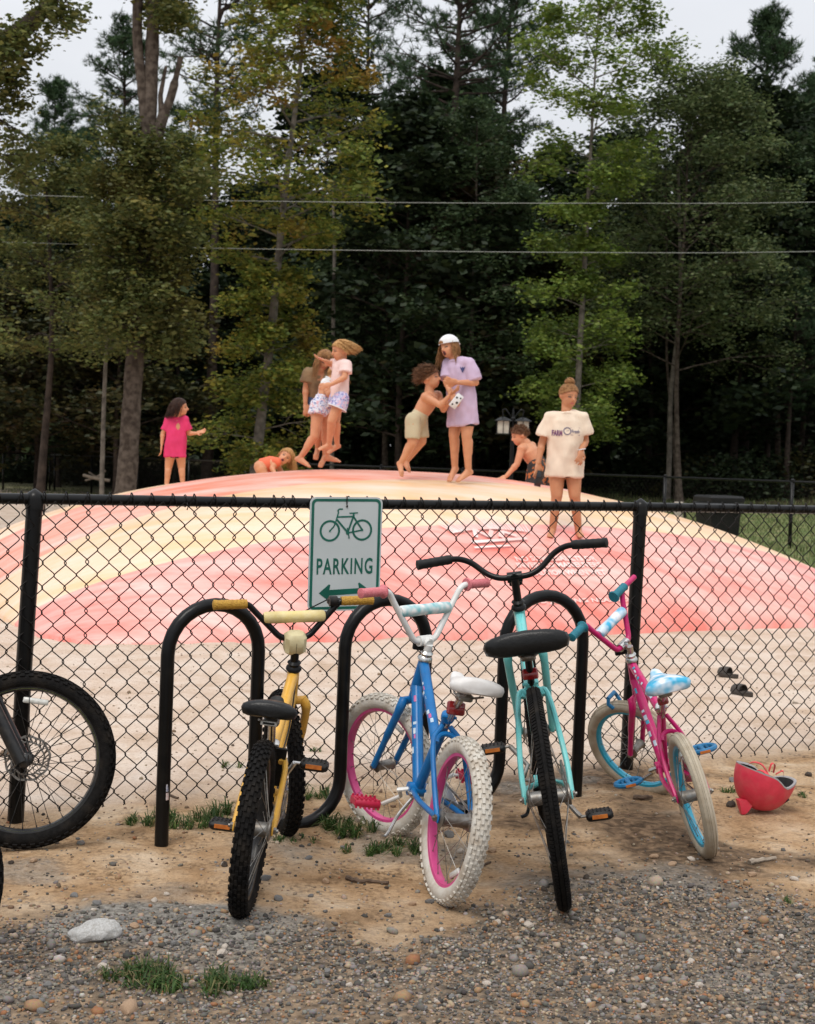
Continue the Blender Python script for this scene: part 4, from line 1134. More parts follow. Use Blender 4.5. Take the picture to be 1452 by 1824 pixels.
    for k in range(nsp):
        s = 1 if k % 2 else -1; a = 2 * math.pi * k / nsp; ah = a + (.9 if (k // 2) % 2 else -.9)
        p0 = c + V(hub_r * 1.2 * math.cos(ah), s * (hubw / 2 - .008), hub_r * 1.2 * math.sin(ah)); p1 = c + V((rr - .012) * math.cos(a), s * .004, (rr - .012) * math.sin(a))
        b = MB(); b.tube([p0, p1], .00115, 4); b.tube([p1 + (p0 - p1) * .045, p1], .0022, 4)
        xf(b, fn).build('spoke', mats.get('spoke', M['steel_dull']), wo)
    if refl:
        b = MB(); a = refl if refl is not True else 2.2; e = V(math.cos(a), 0, math.sin(a)); et = V(-math.sin(a), 0, math.cos(a))
        b.box(c + e * rr * .80, (.075 * R / .26, .008, .020), np.stack([et, V(0, 1, 0), e], 1), bev=.003)
        xf(b, fn).build('reflector', M['clear_plastic'], wo)
    return wo
def pedal(parent, c, style, mats):
    b = MB(); c = np.asarray(c, float)
    if style == 'block':
        b.box(c, (.068, .092, .026), bev=.007); b.box(c + V(0, 0, .0), (.056, .074, .031), bev=.004)
        for s in (-1, 1): b.box(c + V(s * .0345, 0, .001), (.004, .052, .013), mi=1)
        for sx in (-.02, 0, .02):
            for k in range(6): b.box(c + V(sx, -.034 + .0135 * k, .0155), (.008, .005, .004))
    elif style == 'oval':
        pts = [c + V(.044 * math.cos(a), .05 * math.sin(a), 0) for a in [2 * math.pi * k / 20 for k in range(20)]]
        b.tube(pts, .0105, 8, loop=True); b.box(c, (.072, .018, .018), bev=.004); b.box(c + V(0, .022, 0), (.074, .009, .016), bev=.003); b.box(c - V(0, .022, 0), (.074, .009, .016), bev=.003)
        for s in (-1, 1): b.box(c + V(s * .0535, 0, 0), (.003, .04, .010), mi=1)
    else:
        for s in (-1, 1):
            b.box(c + V(s * .032, 0, 0), (.007, .092, .024), bev=.002)
            for k in range(6): b.box(c + V(s * .032, -.04 + .016 * k, .0145), (.007, .007, .007))
            for k in range(6): b.box(c + V(s * .032, -.04 + .016 * k, -.0145), (.007, .007, .007))
        for y in (-.044, -.015, .015, .044): b.box(c + V(0, y, 0), (.066, .006, .020))
        b.box(c, (.018, .086, .016), bev=.004)
    return b.build('pedal', mats, parent)
def saddle(parent, x, z, L, W, mat, under, tilt=0.0, thick=.05):
    """nose forward; x,z is the middle of the top"""
    rings = []; n = 16
    for t in np.linspace(0, 1, 13):
        w = W * (.5 * (1 - t) ** 1.15 + .115) * (1 if t > .08 else .86 + t * 1.75)
        if t > .9: w *= 1 - (t - .9) * 3.2
        h = thick * (.62 + .38 * (1 - t)); zc = .016 * math.cos(t * math.pi) * (1 if t < .5 else .8) + (.010 if t > .85 else 0)
        px0 = -L * .52 + L * t; ring = []
        for k in range(n):
            a = 2 * math.pi * k / n
            yy = w * math.copysign(abs(math.cos(a)) ** .75, math.cos(a)); sn = math.copysign(abs(math.sin(a)) ** .6, math.sin(a)); zz = h * (.42 * sn if sn > 0 else .62 * sn) - (yy / W) ** 2 * .035
            ring.append(V(px0, yy, zc + zz))
        rings.append(ring)
    r0 = rings[0]; c0 = sum(r0) / n
    rings.insert(0, [c0 + (p - c0) * .72 - V(.012, 0, 0) for p in r0]); rN = rings[-1]; c1 = sum(rN) / n
    rings.append([c1 + (p - c1) * .5 + V(.010, 0, 0) for p in rN])
    Rm = axang((0, 1, 0), tilt)
    b = MB(); b.loft([[V(x, 0, z) + Rm @ p for p in r] for r in rings])
    so = b.build('saddle', mat, parent, sharp=60)
    b = MB()
    for s in (-1, 1): b.tube([V(x - L * .4, s * .03, z - .03), V(x - L * .1, s * .021, z - .048), V(x + L * .15, s * .02, z - .046), V(x + L * .42, s * .008, z - .022)], .0038, 6)
    b.box((x - L * .03, 0, z - .05), (.045, .05, .024), bev=.005)
    b.build('saddle_rail', under, so)
    return so
def bike(label, X, Y, psi, lean, steer, R, rt, WB, htz, barz, barw, sadx, sadz, ca, bbx, cl, bbz, mats, style, rise=.12, barb=.03, tread='knob', ha=math.radians(69), rake=.04,
         pedal_style='block', fork_w=.052, rotor=False, pq=.12, sadL=.24, sadW=.15, tube=.017, grip_l=.11, seat_tilt=0.0, hubw=.095, seed=1, nsp=24, stand=1, htl=.10, wheel_refl=(2.2, 1.2), sink=.0):
    e = empty('bicycle', (X, Y, float(surf_z(X, Y)) - sink))
    e.rotation_mode = 'QUATERNION'
    e.rotation_quaternion = (Matrix.Rotation(psi, 4, 'Z') @ Matrix.Rotation(lean, 4, 'X')).to_quaternion()
    tag(e, label, 'bicycle', 'bicycles parked at the rack')
    ident = lambda p: p
    ax = V(-math.cos(ha), 0, math.sin(ha)); nr = V(math.sin(ha), 0, math.cos(ha))
    fa = V(WB, 0, R); base = fa - nr * rake; S = axang(ax, steer)
    fn = lambda p: base + S @ (p - base)
    on = lambda z: base + ax * ((z - base[2]) / ax[2])
    ra = V(0, 0, R); bb = V(bbx, 0, bbz); hT, hB = on(htz), on(htz - htl)
    wheel(e, ra, ident, R, rt, mats, tread, nsp, hubw * 1.15, hub_r=.024, seed=seed, refl=wheel_refl[0])
    wheel(e, fa, fn, R, rt, mats, tread, nsp, hubw * .9, rotor, seed=seed + 5, refl=wheel_refl[1])
    sdir = nrm(V(sadx + .02, 0, sadz) - bb); stop = bb + sdir * (np.linalg.norm(V(sadx, 0, sadz) - bb) - (.17 if style != 'cruiser' else .19))
    # frame
    b = MB()
    b.tube([hB - ax * .006, hT + ax * .004], tube * 1.12, 14)
    b.tube([bb, stop], tube * .92, 12)
    b.lathe([(.024, -.036), (.024, .036)], bb, (0, 1, 0), 16)
    top_a = stop - sdir * .03
    if style == 'cruiser':
        b.tube(smooth_path([hT - ax * .03, hT * .55 + top_a * .45 + V(0, 0, -.03), top_a - sdir * .05], 5), tube, 12)
        b.tube(smooth_path([hB + ax * .01, hB * .5 + bb * .5 + V(.03, 0, -.02), bb], 6), tube * 1.15, 12)
    elif style == 'twin':
        b.tube([hT - ax * .015, stop - sdir * .13], tube, 12)
        b.tube([hB + ax * .012, bb + V(0, 0, .01)], tube * 1.1, 12)
    else:
        b.tube([hT - ax * .022, top_a], tube * 1.02, 12)
        b.tube([hB + ax * .014, bb], tube * 1.15, 12)
    hw = hubw * .62
    for s in (-1, 1):
        b.tube(smooth_path([bb + V(-.03, s * .026, 0), V(bbx * .55, s * hw * .86, (bbz + R) / 2 + .0), ra + V(.0, s * hw, 0)], 5), tube * .52, 9)
        st_top = top_a + V(-.012, s * .014, -.01)
        b.tube(smooth_path([st_top, ra + (st_top - ra) * (R * 1.08 / max(.1, np.linalg.norm(st_top - ra))) + V(0, s * (rt + .010), 0), ra * .5 + st_top * .3 + V(0, s * hw * .75, R * .15) if False else ra + (st_top - ra) * .35 + V(0, s * hw * .92, 0), ra + V(0, s * hw, 0)], 5), tube * .5, 9)
        b.box(ra + V(.006, s * hw, 0), (.04, .006, .028), bev=.002)
    br = ra + (top_a - ra) * (R * 1.07 / max(.1, np.linalg.norm(top_a - ra)))
    b.tube(arc(br, rt + .010, 0, math.pi, 8, (0, 1, 0), nrm(top_a - ra)), tube * .5, 8)
    fr = b.build('frame', mats['frame'], e)
    if 'decal' in mats:
        b = MB()
        q0, q1 = (hB + ax * .014, bb) if style != 'twin' else (hB + ax * .012, bb)
        rd = random.Random(seed)
        for (p0, p1, rad) in ((q0, q1, tube * 1.15), (hT - ax * .02, top_a if style != 'twin' else stop - sdir * .13, tube * 1.02)):
            d = nrm(p1 - p0); n0 = nrm(np.cross(d, V(0, 1, 0)))
            for k in range(11):
                t = .16 + .06 * k + rd.uniform(-.008, .008); ln = rd.uniform(.010, .026); a0 = rd.uniform(.15, .9) * rd.choice((-1, 1)); a1 = a0 + rd.uniform(.35, .8)
                pc = p0 + (p1 - p0) * t
                b = MB(); b.loft([[pc + d * h + (rad + .0008) * (math.cos(a) * V(0, 1, 0) + math.sin(a) * n0 * -1) for a in np.linspace(a0, a1, 4)] for h in (-ln / 2, ln / 2)], closed=False, cap=False)
                b.build('decal', mats['decal'][1 if k % 3 == 0 else 0], fr)
    # fork
    b = MB(); crown = base + ax * (R + rt * .2 + .03 + .0)
    crown = on(min(htz - htl - .012, base[2] + (R + .045) * ax[2]))
    b.tube([crown, hB], tube * .95, 12)
    b.tube([crown + V(0, -fork_w, 0), crown + V(0, fork_w, 0)], tube * .8, 10)
    fr_r = tube * (1.15 if rotor else .8)
    for s in (-1, 1):
        if style == 'cruiser' or not rotor:
            b.tube(smooth_path([crown + V(0, s * fork_w * .75, .008), crown + V(.004, s * fork_w * 1.08, -.03), (crown + fa) / 2 + V(-.006, s * fork_w * 1.05, 0), fa + V(0, s * fork_w, 0)], 5), [fr_r * 1.15] * 6 + [fr_r] * 5 + [fr_r * .8] * 5, 10)
        else:
            b.tube([crown + V(0, s * fork_w, 0) - nr * 0, fa + nr * -.012 + V(0, s * fork_w, .0)], fr_r, 12)
            b.box(fa + V(0, s * fork_w, 0), (.03, .016, .045), bev=.004)
    fk = xf(b, fn).build('fork', mats.get('fork', mats['frame']), e)
    b = MB(); b.lathe([(tube * 1.3, -.006), (tube * 1.5, 0), (tube * 1.4, .008), (tube * 1.05, .014), (tube * 1.05, .022), (tube * 1.3, .026), (tube * .85, .034)], hT, ax, 16)
    xf(b, fn).build('headset', mats.get('headset', M['chrome']), e)
    # stem and bar
    cz = barz - rise; clamp = on(cz) + nr * (.028 if style != 'cruiser' else .018)
    b = MB(); b.tube([hT + ax * .02, on(cz)], tube * .80, 12); b.tube([on(cz), clamp], tube * .98, 12)
    b.tube([clamp + V(0, -.028, 0), clamp + V(0, .028, 0)], tube * 1.05, 12)
    b.lathe([(.006, 0), (.006, .008)], on(cz) + ax * .016, ax, 6)
    xf(b, fn).build('stem', mats.get('stem', M['chrome']), e)
    hwid = barw / 2; br_ = .0112
    up = nrm(ax + V(.15, 0, .1))
    if style == 'cruiser':
        half = [(0, 0, 0), (0, .055, .0), (.012, .10, .02), (.022, .155, rise * .78), (.012, .20, rise), (-.01, hwid * .72, rise), (-barb, hwid, rise * .97)]
    else:
        half = [(0, 0, 0), (0, .048, 0), (.004, hwid * .50, rise * .80), (.0, hwid * .58, rise * 1.0), (-barb, hwid, rise * 1.0)]
    pts = [clamp + V(x, -y, z) for x, y, z in half[::-1]] + [clamp + V(x, y, z) for x, y, z in half[1:]]
    b = MB(); b.tube(fillet(pts, .05, 5), br_, 12)
    if rise > .08 and style != 'cruiser':
        k = .74 if 'pad' in mats else .6; yy = .048 + (hwid * .50 - .048) * k * 1.02
        b.tube([clamp + V(.003, -yy, rise * .80 * k), clamp + V(.003, yy, rise * .80 * k)], br_ * .8, 8)
    hb = xf(b, fn).build('handlebar', mats['bar'], e)
    if 'pad' in mats:
        z_ = rise * .80 * .74; yy = .048 + (hwid * .50 - .048) * .74
        b = MB()
        b.loft([[clamp + V(.003, y, z_) + q * .021 * V(math.cos(a), 0, math.sin(a)) for a in [2 * math.pi * k / 12 for k in range(12)]] for y, q in ((-yy + .008, .75), (-yy + .014, 1), (-yy * .5, 1.04), (0, .98), (yy * .5, 1.04), (yy - .014, 1), (yy - .008, .75))])
        xf(b, fn).build('crossbar_pad', mats['pad'], hb)
    if 'stem_pad' in mats:
        b = MB(); Rm = np.stack([nr, V(0, 1, 0), ax], 1)
        b.box(clamp - ax * .012 - nr * .012, (.062, .075, .078), Rm, bev=.012)
        xf(b, fn).build('stem_pad', mats['stem_pad'], hb)
    for s in (-1, 1):
        tip = clamp + V(*[half[-1][0], s * half[-1][1], half[-1][2]]); inn = clamp + V(*[half[-2][0], s * half[-2][1], half[-2][2]])
        d = nrm(tip - inn); gl = grip_l
        off = mats.get('grip_slide', {}).get(s, 0.0)
        g0 = tip - d * (gl + off); b = MB(); gr_ = mats.get('grip_r', .0162)
        prof = []
        for k in range(13): prof.append((gr_ + (.0011 if k % 2 else 0) + (.002 if k == 12 else 0), gl * k / 12))
        prof = [(gr_ + .007 if mats.get('flange') else gr_, -.006), (gr_ + .009 if mats.get('flange') else gr_, 0)] + prof[1:] + [(gr_ * .5, gl + .004)]
        b.lathe(prof, g0, d, 14)
        xf(b, fn).build('grip', mats['grip'], hb)
        if s in mats.get('levers', ()):
            b = MB(); l0 = g0 - d * .035
            b.tube([l0 - d * .014, l0 + d * .014], .019, 10); b.box(l0 + nr * .026 - V(0, 0, .012), (.03, .03, .022), bev=.004)
            b.tube(smooth_path([l0 + nr * .035 - V(0, 0, .014), l0 + nr * .058 + d * .035 - V(0, 0, .022), l0 + nr * .05 + d * .09 - V(0, 0, .03)], 4), .0055, 8)
            xf(b, fn).build('brake_lever', M['black_plastic'], hb)
            b = MB(); b.tube(smooth_path([fn(l0 + nr * .03), fn(clamp + nr * .10 + V(0, s * .02, .01)), fn(hT + nr * .04 + V(0, s * .02, 0)), hB * .6 + bb * .4 + V(0, s * .02, .03), (stop + bb) / 2 + V(0, s * .018, 0)], 8), .0026, 6)
            b.build('brake_cable', M['black_plastic'], e)
    # saddle, post
    b = MB(); b.tube([stop - sdir * .06, V(sadx, 0, sadz - .045)], .0125, 12)
    b.build('seat_post', mats.get('post', M['chrome']), e)
    b = MB(); b.lathe([(tube * 1.2, -.016), (tube * 1.3, -.008), (tube * 1.3, .006), (tube * 1.0, .010)], stop, sdir, 14); b.tube([stop + V(-.022, -.022, 0), stop + V(-.022, .03, 0)], .005, 6)
    b.build('seat_clamp', mats.get('clampm', M['chrome']), e)
    saddle(e, sadx - .01, sadz, sadL, sadW, mats['saddle'], M['steel_dull'], seat_tilt, mats.get('sad_thick', .05))
    # cranks (left, right), chainring, guard
    b = MB()
    ends = []
    for s, sg_ in ((1, 1), (-1, -1)):
        pe = bb + V(sg_ * cl * math.cos(ca), s * pq * .62, -sg_ * cl * math.sin(ca)); ends.append((s, pe))
        b.tube([bb + V(0, s * .03, 0), bb + V(sg_ * .012, s * (pq * .45), -sg_ * .012 * math.tan(min(1.2, ca))), bb * .55 + pe * .45 + V(0, s * .004, 0), pe], [.009, .0105, .0088, .010], 8, flat=.8)
        b.lathe([(.005, 0), (.005, .02)], pe, (0, s, 0), 8)
    ring_r = mats.get('ring_r', .062); cy = -pq * .40
    nn = 32
    b.loft([[bb + V(r * math.cos(a), cy + dy, r * math.sin(a)) for r, dy in ((ring_r * (1 + .03 * (k % 2)), -.002), (ring_r * (1 + .03 * (k % 2)), .002), (ring_r * .8, .002), (ring_r * .8, -.002))] for k, a in enumerate([2 * math.pi * q / nn for q in range(nn)])], True, False, 0, loop=True)
    for k in range(5):
        a = 2 * math.pi * k / 5; b.tube([bb + V(0, cy, 0), bb + V(ring_r * .85 * math.cos(a), cy, ring_r * .85 * math.sin(a))], .005, 6)
    ck = b.build('crank', mats.get('crank', M['chrome']), e)
    for s, pe in ends: pedal(ck, pe + V(0, s * .064, 0), pedal_style, mats['pedal'])
    b = MB(); dv = nrm(ra - bb); nv = nrm(np.cross(dv, V(0, 1, 0)))
    cr_ = .03
    ch = [bb + V(0, cy, 0) + nv * ring_r, ra + V(0, cy, 0) + nv * cr_] + [ra + V(0, cy, 0) + cr_ * (math.cos(a) * nv + math.sin(a) * dv) for a in np.linspace(.4, 2.75, 6)] + [ra + V(0, cy, 0) - nv * cr_, bb + V(0, cy, 0) - nv * ring_r] + [bb + V(0, cy, 0) - ring_r * (math.cos(a) * nv + math.sin(a) * dv) for a in np.linspace(.4, 2.75, 8)]
    b.tube(ch, .0045, 6, loop=True, flat=.8)
    b.build('chain', M['steel_dull'], e)
    if mats.get('guard'):
        b = MB(); c0 = bb + V(0, cy - .012, 0)
        ol = [c0 + (ring_r + .02) * (-math.cos(a) * nv * -1 + -math.sin(a) * dv) for a in np.linspace(-.6, math.pi * .98, 12)] + [ra + V(.06, cy - .012, -.018), ra + V(.05, cy - .012, .028)]
        b.loft([[p - V(0, .002, 0) for p in ol], [p + V(0, .002, 0) for p in ol]])
        b.build('chain_guard', mats['guard'], e)
    if stand:
        b = MB(); k0 = bb + V(-.05, .03, -.02)
        b.box(k0 + V(.0, .0, .012), (.05, .03, .016), bev=.004)
        tip = V(bbx - .22, .075, bbz - .05) if stand == 2 else V(bbx - .07, .105, .11)
        b.tube(smooth_path([k0, k0 * .5 + tip * .5 + V(0, .008, 0), tip, tip + V(-.012, .022, -.006)], 4), .0062, 8)
        b.build('kickstand', mats.get('kick', M['chrome']), e)
    if mats.get('rear_refl'):
        b = MB(); rp = stop + sdir * .05 + V(-.034, 0, -.005)
        b.box(rp, (.018, mats['rear_refl'], mats['rear_refl'] * .72), axang((0, 1, 0), .25), bev=.005)
        b.tube([rp, stop + sdir * .045], .006, 6)
        b.build('rear_reflector', M['red_lens'], e)
    if mats.get('front_refl'):
        b = MB(); rp = fn(on(cz) + nr * .045 - ax * .028); b.box(rp, (.014, .05, .038), bev=.004); b.tube([rp, fn(on(cz) - ax * .028)], .005, 6)
        b.build('front_reflector', M['black_plastic'], e)
    return e, dict(bb=bb, stop=stop, hT=hT, hB=hB, fn=fn, clamp=clamp, ra=ra, fa=fa, ax=ax, nr=nr, sdir=sdir)
def paint(n, c, c2=None, rough=.30, coat=.12, dirt=(.25, .2, .14), damt=.18): return pm(n, c, c2 or tuple(q * .9 for q in c), 20, rough, spec=.3, coat=coat, dirt=dirt, dscale=25, damt=damt)
M['yellow_paint'] = paint('yellow_paint', (.70, .38, .06))
M['yellow_grip'] = pm('yellow_grip', (.52, .29, .03), (.36, .18, .015), 160, .6, .6, 260)
M['pad_cream'] = pm('pad_cream', (.66, .52, .20), (.70, .58, .30), 30, .55, .15, 80, dirt=(.3, .24, .12), damt=.3)
M['cream_soft'] = pm('cream_soft', (.62, .55, .33), (.54, .46, .26), 30, .6, .15, 80, dirt=(.3, .24, .12), damt=.3)
M['teal_paint'] = paint('teal_paint', (.16, .55, .53), (.14, .50, .49))
M['blue_paint'] = paint('blue_paint', (.005, .125, .36), (.006, .15, .41), coat=.05, damt=.06)
M['white_paint'] = pm('white_paint', (.72, .72, .70), (.66, .65, .62), 18, .3, coat=.3, dirt=(.4, .35, .28), damt=.3)
M['white_rubber'] = pm('white_rubber', (.60, .57, .51), (.52, .47, .40), 30, .75, .2, 150, dirt=(.34, .26, .18), dscale=18, damt=.6)
M['cream_rubber'] = pm('cream_rubber', (.46, .40, .31), (.40, .34, .25), 30, .8, .2, 150, dirt=(.30, .23, .15), dscale=14, damt=.6)
M['pink_rim'] = pm('pink_rim', (.62, .07, .24), (.56, .06, .21), 20, .35, dirt=(.4, .3, .25), damt=.3)
M['blue_rim'] = pm('blue_rim', (.02, .38, .56), (.018, .32, .48), 20, .3, coat=.3, dirt=(.3, .28, .22), damt=.25)
M['magenta_paint'] = paint('magenta_paint', (.52, .008, .13), (.46, .008, .11))
M['pink_grip'] = pm('pink_grip', (.62, .18, .20), (.54, .13, .15), 120, .5, .4, 300)
M['red_plastic'] = pm('red_plastic', (.52, .015, .06), (.45, .012, .05), 60, .35)
M['teal_grip'] = pm('teal_grip', (.008, .17, .22), (.006, .13, .18), 120, .6, .3, 300)
M['blue_plastic'] = pm('blue_plastic', (.008, .16, .34), (.006, .12, .27), 60, .4)
M['saddle_black'] = pm('saddle_black', (.006, .006, .006), (.009, .009, .009), 50, .34, .1, 120, spec=.28)
M['saddle_white'] = pm('saddle_white', (.68, .66, .64), (.60, .57, .54), 25, .5, dirt=(.45, .4, .34), damt=.3)
M['floral_blue'] = pm('floral_blue', (.72, .74, .78), (.03, .36, .58), 26, .45, detail=1)
M['floral_white'] = pm('floral_white', (.70, .70, .68), (.20, .45, .48), 34, .45, detail=1)
M['decal_white'] = pm('decal_white', (.62, .66, .70), (.40, .52, .62), 60, .35)
M['decal_pink'] = pm('decal_pink', (.55, .12, .30), (.5, .1, .25), 60, .35)
M['neon'] = pm('neon', (.36, .42, .06), (.28, .33, .04), 60, .4)
M['black_frame'] = paint('black_frame', (.014, .014, .015), (.02, .02, .02), damt=.1)
BP = [M['black_plastic'], M['amber']]
# yellow bike
bk_y, iy = bike('yellow bike with black tyres, black saddle and cream bar pads', -.463, 4.273, 1.545, .094, .34, .265, .029, .905, .645, .872, .569, .17, .615, 1.20, .355, .14, .28,
     dict(frame=M['yellow_paint'], rim=M['black_frame'], tyre=M['rubber'], bar=M['black_paint'], grip=M['yellow_grip'], pad=M['pad_cream'], stem_pad=M['cream_soft'], saddle=M['saddle_black'], pedal=BP, stem=M['black_paint'], headset=M['black_paint'], levers=(-1,), hub=M['steel_dull']),
     'bmx', rise=.125, barb=.0, pq=.125, sadL=.25, sadW=.155, tube=.019, stand=0, htl=.11, sink=.012)
b = MB()
s0 = iy['stop'] - iy['sdir'] * .04
b.loft([[s0 + V(-.05 + .02 * k, y, .03 - .065 * k) for y in (-.055 + .006 * k, -.05 + .006 * k, .05 - .006 * k, .055 - .006 * k)] + [s0 + V(-.044 + .02 * k, y, .034 - .065 * k) for y in (.055 - .006 * k, .05 - .006 * k, -.05 + .006 * k, -.055 + .006 * k)] for k in range(3)])
b.build('mud_flap', M['black_plastic'], bk_y)
b = MB(); q = iy['stop'] + iy['sdir'] * .105 + V(-.135, 0, .008); b.box(q, (.004, .05, .014), bev=.001); b.box(q - V(.002, 0, 0), (.003, .036, .006), mi=1)
b.build('saddle_badge', [M['clear_plastic'], M['black_plastic']], bk_y)
# blue bike with white tyres
bk_b, ib = bike('blue child bike with white tyres, pink rims and white saddle', .143, 4.47, 1.852, .15, .46, .263, .029, .80, .695, .94, .60, .13, .69, .73, .414, .125, .262,
     dict(frame=M['blue_paint'], rim=M['pink_rim'], tyre=M['white_rubber'], bar=M['white_paint'], grip=M['pink_grip'], flange=True, pad=M['floral_white'], saddle=M['saddle_white'], pedal=[M['red_plastic']], stem=M['white_paint'], headset=M['chrome'], front_refl=True, rear_refl=.062,
          crank=M['white_paint'], guard=M['white_paint'], decal=[M['decal_white'], M['decal_pink']], clampm=M['blue_paint']),
     'twin', rise=.19, barb=.0, pq=.14, pedal_style='cage', sadL=.25, sadW=.165, tube=.0185, seat_tilt=-.05, htl=.115, grip_l=.10, wheel_refl=(4.2, 2.0), sink=.008)
# teal cruiser
bk_t, it = bike('turquoise bike with wide black handlebar, black saddle and tall black tyres', .534, 4.443, 1.52, -.176, -.05, .348, .025, 1.051, .864, 1.067, .697, .14, .83, -.728, .47, .165, .29,
     dict(frame=M['teal_paint'], rim=M['black_frame'], tyre=M['rubber'], bar=M['black_paint'], grip=M['black_plastic'], saddle=M['saddle_black'], sad_thick=.075, pedal=BP, stem=M['black_paint'], headset=M['black_paint'], front_refl=True, rear_refl=.052, kick=M['black_paint'],
          post=M['black_paint'], crank=M['steel_dull'], grip_r=.0172, clampm=M['teal_paint']),
     'cruiser', rise=.092, barb=.045, tread='rib', pq=.165, pedal_style='block', sadL=.25, sadW=.245, tube=.019, grip_l=.125, fork_w=.062, hubw=.12, htl=.13, seat_tilt=.03, stand=2, sink=.01)
# pink bike
bk_p, ip = bike('magenta child bike with cream tyres, bright blue rims and turquoise grips', 1.111, 5.054, 1.618, -.254, .80, .228, .025, .86, .628, .868, .506, .125, .638, .542, .44, .11, .235,
     dict(frame=M['magenta_paint'], rim=M['blue_rim'], tyre=M['cream_rubber'], bar=M['magenta_paint'], grip=M['teal_grip'], flange=True, pad=M['floral_blue'], saddle=M['floral_blue'], pedal=[M['blue_plastic'], M['amber']], stem=M['chrome'], headset=M['chrome'], front_refl=True, rear_refl=.04,
          crank=M['chrome'], guard=M['magenta_paint'], decal=[M['decal_white'], M['blue_rim']], grip_slide={-1: .085}, clampm=M['chrome']),
     'bmx', rise=.18, barb=.0, tread='slick', pq=.12, pedal_style='oval', sadL=.23, sadW=.15, tube=.017, seat_tilt=-.12, htl=.10, grip_l=.085, wheel_refl=(1.0, 3.6), stand=0, sink=.012)
b = MB(); fn = ip['fn']; cc = ip['fa'] + V(-.045, 0, .262)
for s in (-1, 1):
    b.tube([fn(cc + V(.035, s * .025, -.005)), fn(cc + V(.04, s * .036, -.025)), fn(cc + V(.03, s * .030, -.05))], .008, 8)
b.tube([fn(cc + V(.035, -.028, -.004)), fn(cc + V(.035, .028, -.004))], .009, 8)
b.build('caliper_brake', M['blue_plastic'], bk_p)
# black mountain bike reaching in from the side
MA = dict(frame=M['black_frame'], rim=M['black_frame'], tyre=M['rubber'], bar=M['black_paint'], grip=M['black_plastic'], saddle=M['saddle_black'], pedal=BP, stem=M['black_paint'], headset=M['black_paint'], levers=(-1, 1), hub=M['black_frame'], spoke=M['black_frame'], post=M['black_paint'], crank=M['black_frame'], clampm=M['black_paint'], kick=M['black_paint'])
hd = math.radians(4); WBm = .99
cF = at_z(40, 1511, 0)
bk_m, im = bike('black mountain bike with knobbly tyre, disc brake and thin neon rim edge', cF[0] - WBm * math.cos(hd), cF[1] - WBm * math.sin(hd), hd, -.10, .10, .302, .028, WBm, .74, .98, .62, .22, .80, .4, .43, .16, .29,
     MA, 'bmx', rise=.03, barb=.03, ha=math.radians(67), rotor=True, pq=.14, sadL=.27, sadW=.15, tube=.02, fork_w=.058, htl=.13, nsp=32, wheel_refl=(2.2, 1.45), sink=.01)
b = MB(); fnm = im['fn']; b.tube([fnm(im['fa'] + V(.247 * math.cos(a), -.013, .247 * math.sin(a))) for a in [2 * math.pi * k / 56 for k in range(56)]], .0022, 5, loop=True)
b.build('rim_stripe', M['neon'], bk_m)
c2 = at_z(-222, 1775, 0); hd2 = math.radians(186)
bk_n, _n = bike('black bike whose rear tyre edge pokes in beside the white rock', c2[0], c2[1], hd2, .12, .0, .30, .028, WBm, .74, .98, .62, .22, .80, .4, .43, .16, .29,
     dict(MA, rim=M['black_frame']), 'bmx', rise=.03, barb=.03, pq=.14, sadL=.27, sadW=.15, tube=.02, htl=.13, sink=.01)
# ------------------------------------------------------------------ people (joints read off the photograph, each at its own depth on the pad)
from mathutils import noise as mnoise
def remesh(b, voxel, smooth_it=4):
    me = b.mesh('tmp', None, False); o = bpy.data.objects.new('tmp', me); COL.objects.link(o)
    m = o.modifiers.new('r', 'REMESH'); m.mode = 'VOXEL'; m.voxel_size = voxel
    s = o.modifiers.new('s', 'SMOOTH'); s.factor = .5; s.iterations = smooth_it
    dg = bpy.context.evaluated_depsgraph_get()
    out = bpy.data.meshes.new_from_object(o.evaluated_get(dg))
    bpy.data.objects.remove(o); bpy.data.meshes.remove(me)
    out.materials.clear()
    return out
def wrinkle(me, amt, sc, stretch=(1, 1, .45), seed=0.0):
    n = len(me.vertices); co = np.empty(n * 3, np.float32); no = np.empty(n * 3, np.float32)
    me.vertices.foreach_get('co', co); me.vertices.foreach_get('normal', no)
    co = co.reshape(-1, 3); no = no.reshape(-1, 3)
    d = np.array([mnoise.noise(Vector((p[0] * sc * stretch[0] + seed, p[1] * sc * stretch[1], p[2] * sc * stretch[2]))) + .4 * mnoise.noise(Vector((p[0] * sc * 2.3 + seed, p[1] * sc * 2.3, p[2] * sc * 1.2))) for p in co], np.float32)
    me.vertices.foreach_set('co', (co + no * (d * amt)[:, None]).ravel()); me.update()
def ellring(c, sx, fy, a, d, n=18):
    return [c + a * math.cos(t) * sx + d * math.sin(t) * fy for t in [2 * math.pi * k / n for k in range(n)]]
M['skin'] = pm('skin', (.60, .285, .155), (.54, .245, .13), 14, .5, sss=.12, spec=.35)
M['skin_tan'] = pm('skin_tan', (.52, .235, .12), (.46, .20, .10), 14, .5, sss=.12, spec=.35)
M['eye'] = pm('eye', (.12, .07, .05), (.18, .12, .09), 200, .3)
M['lip'] = pm('lip', (.50, .15, .11), (.45, .13, .10), 80, .45)
M['mouth'] = pm('mouth', (.06, .012, .012), (.04, .01, .01), 80, .6)
M['brow'] = pm('brow', (.34, .18, .10), (.28, .15, .08), 80, .8)
def hair_mat(n, c, c2): return pm(n, c, c2, 60, .5, .4, 160, spec=.15)
M['hair_brown'] = hair_mat('hair_brown', (.17, .085, .042), (.07, .033, .018))
M['hair_dark'] = hair_mat('hair_dark', (.050, .024, .015), (.022, .011, .008))
M['hair_blond'] = hair_mat('hair_blond', (.55, .32, .13), (.34, .17, .06))
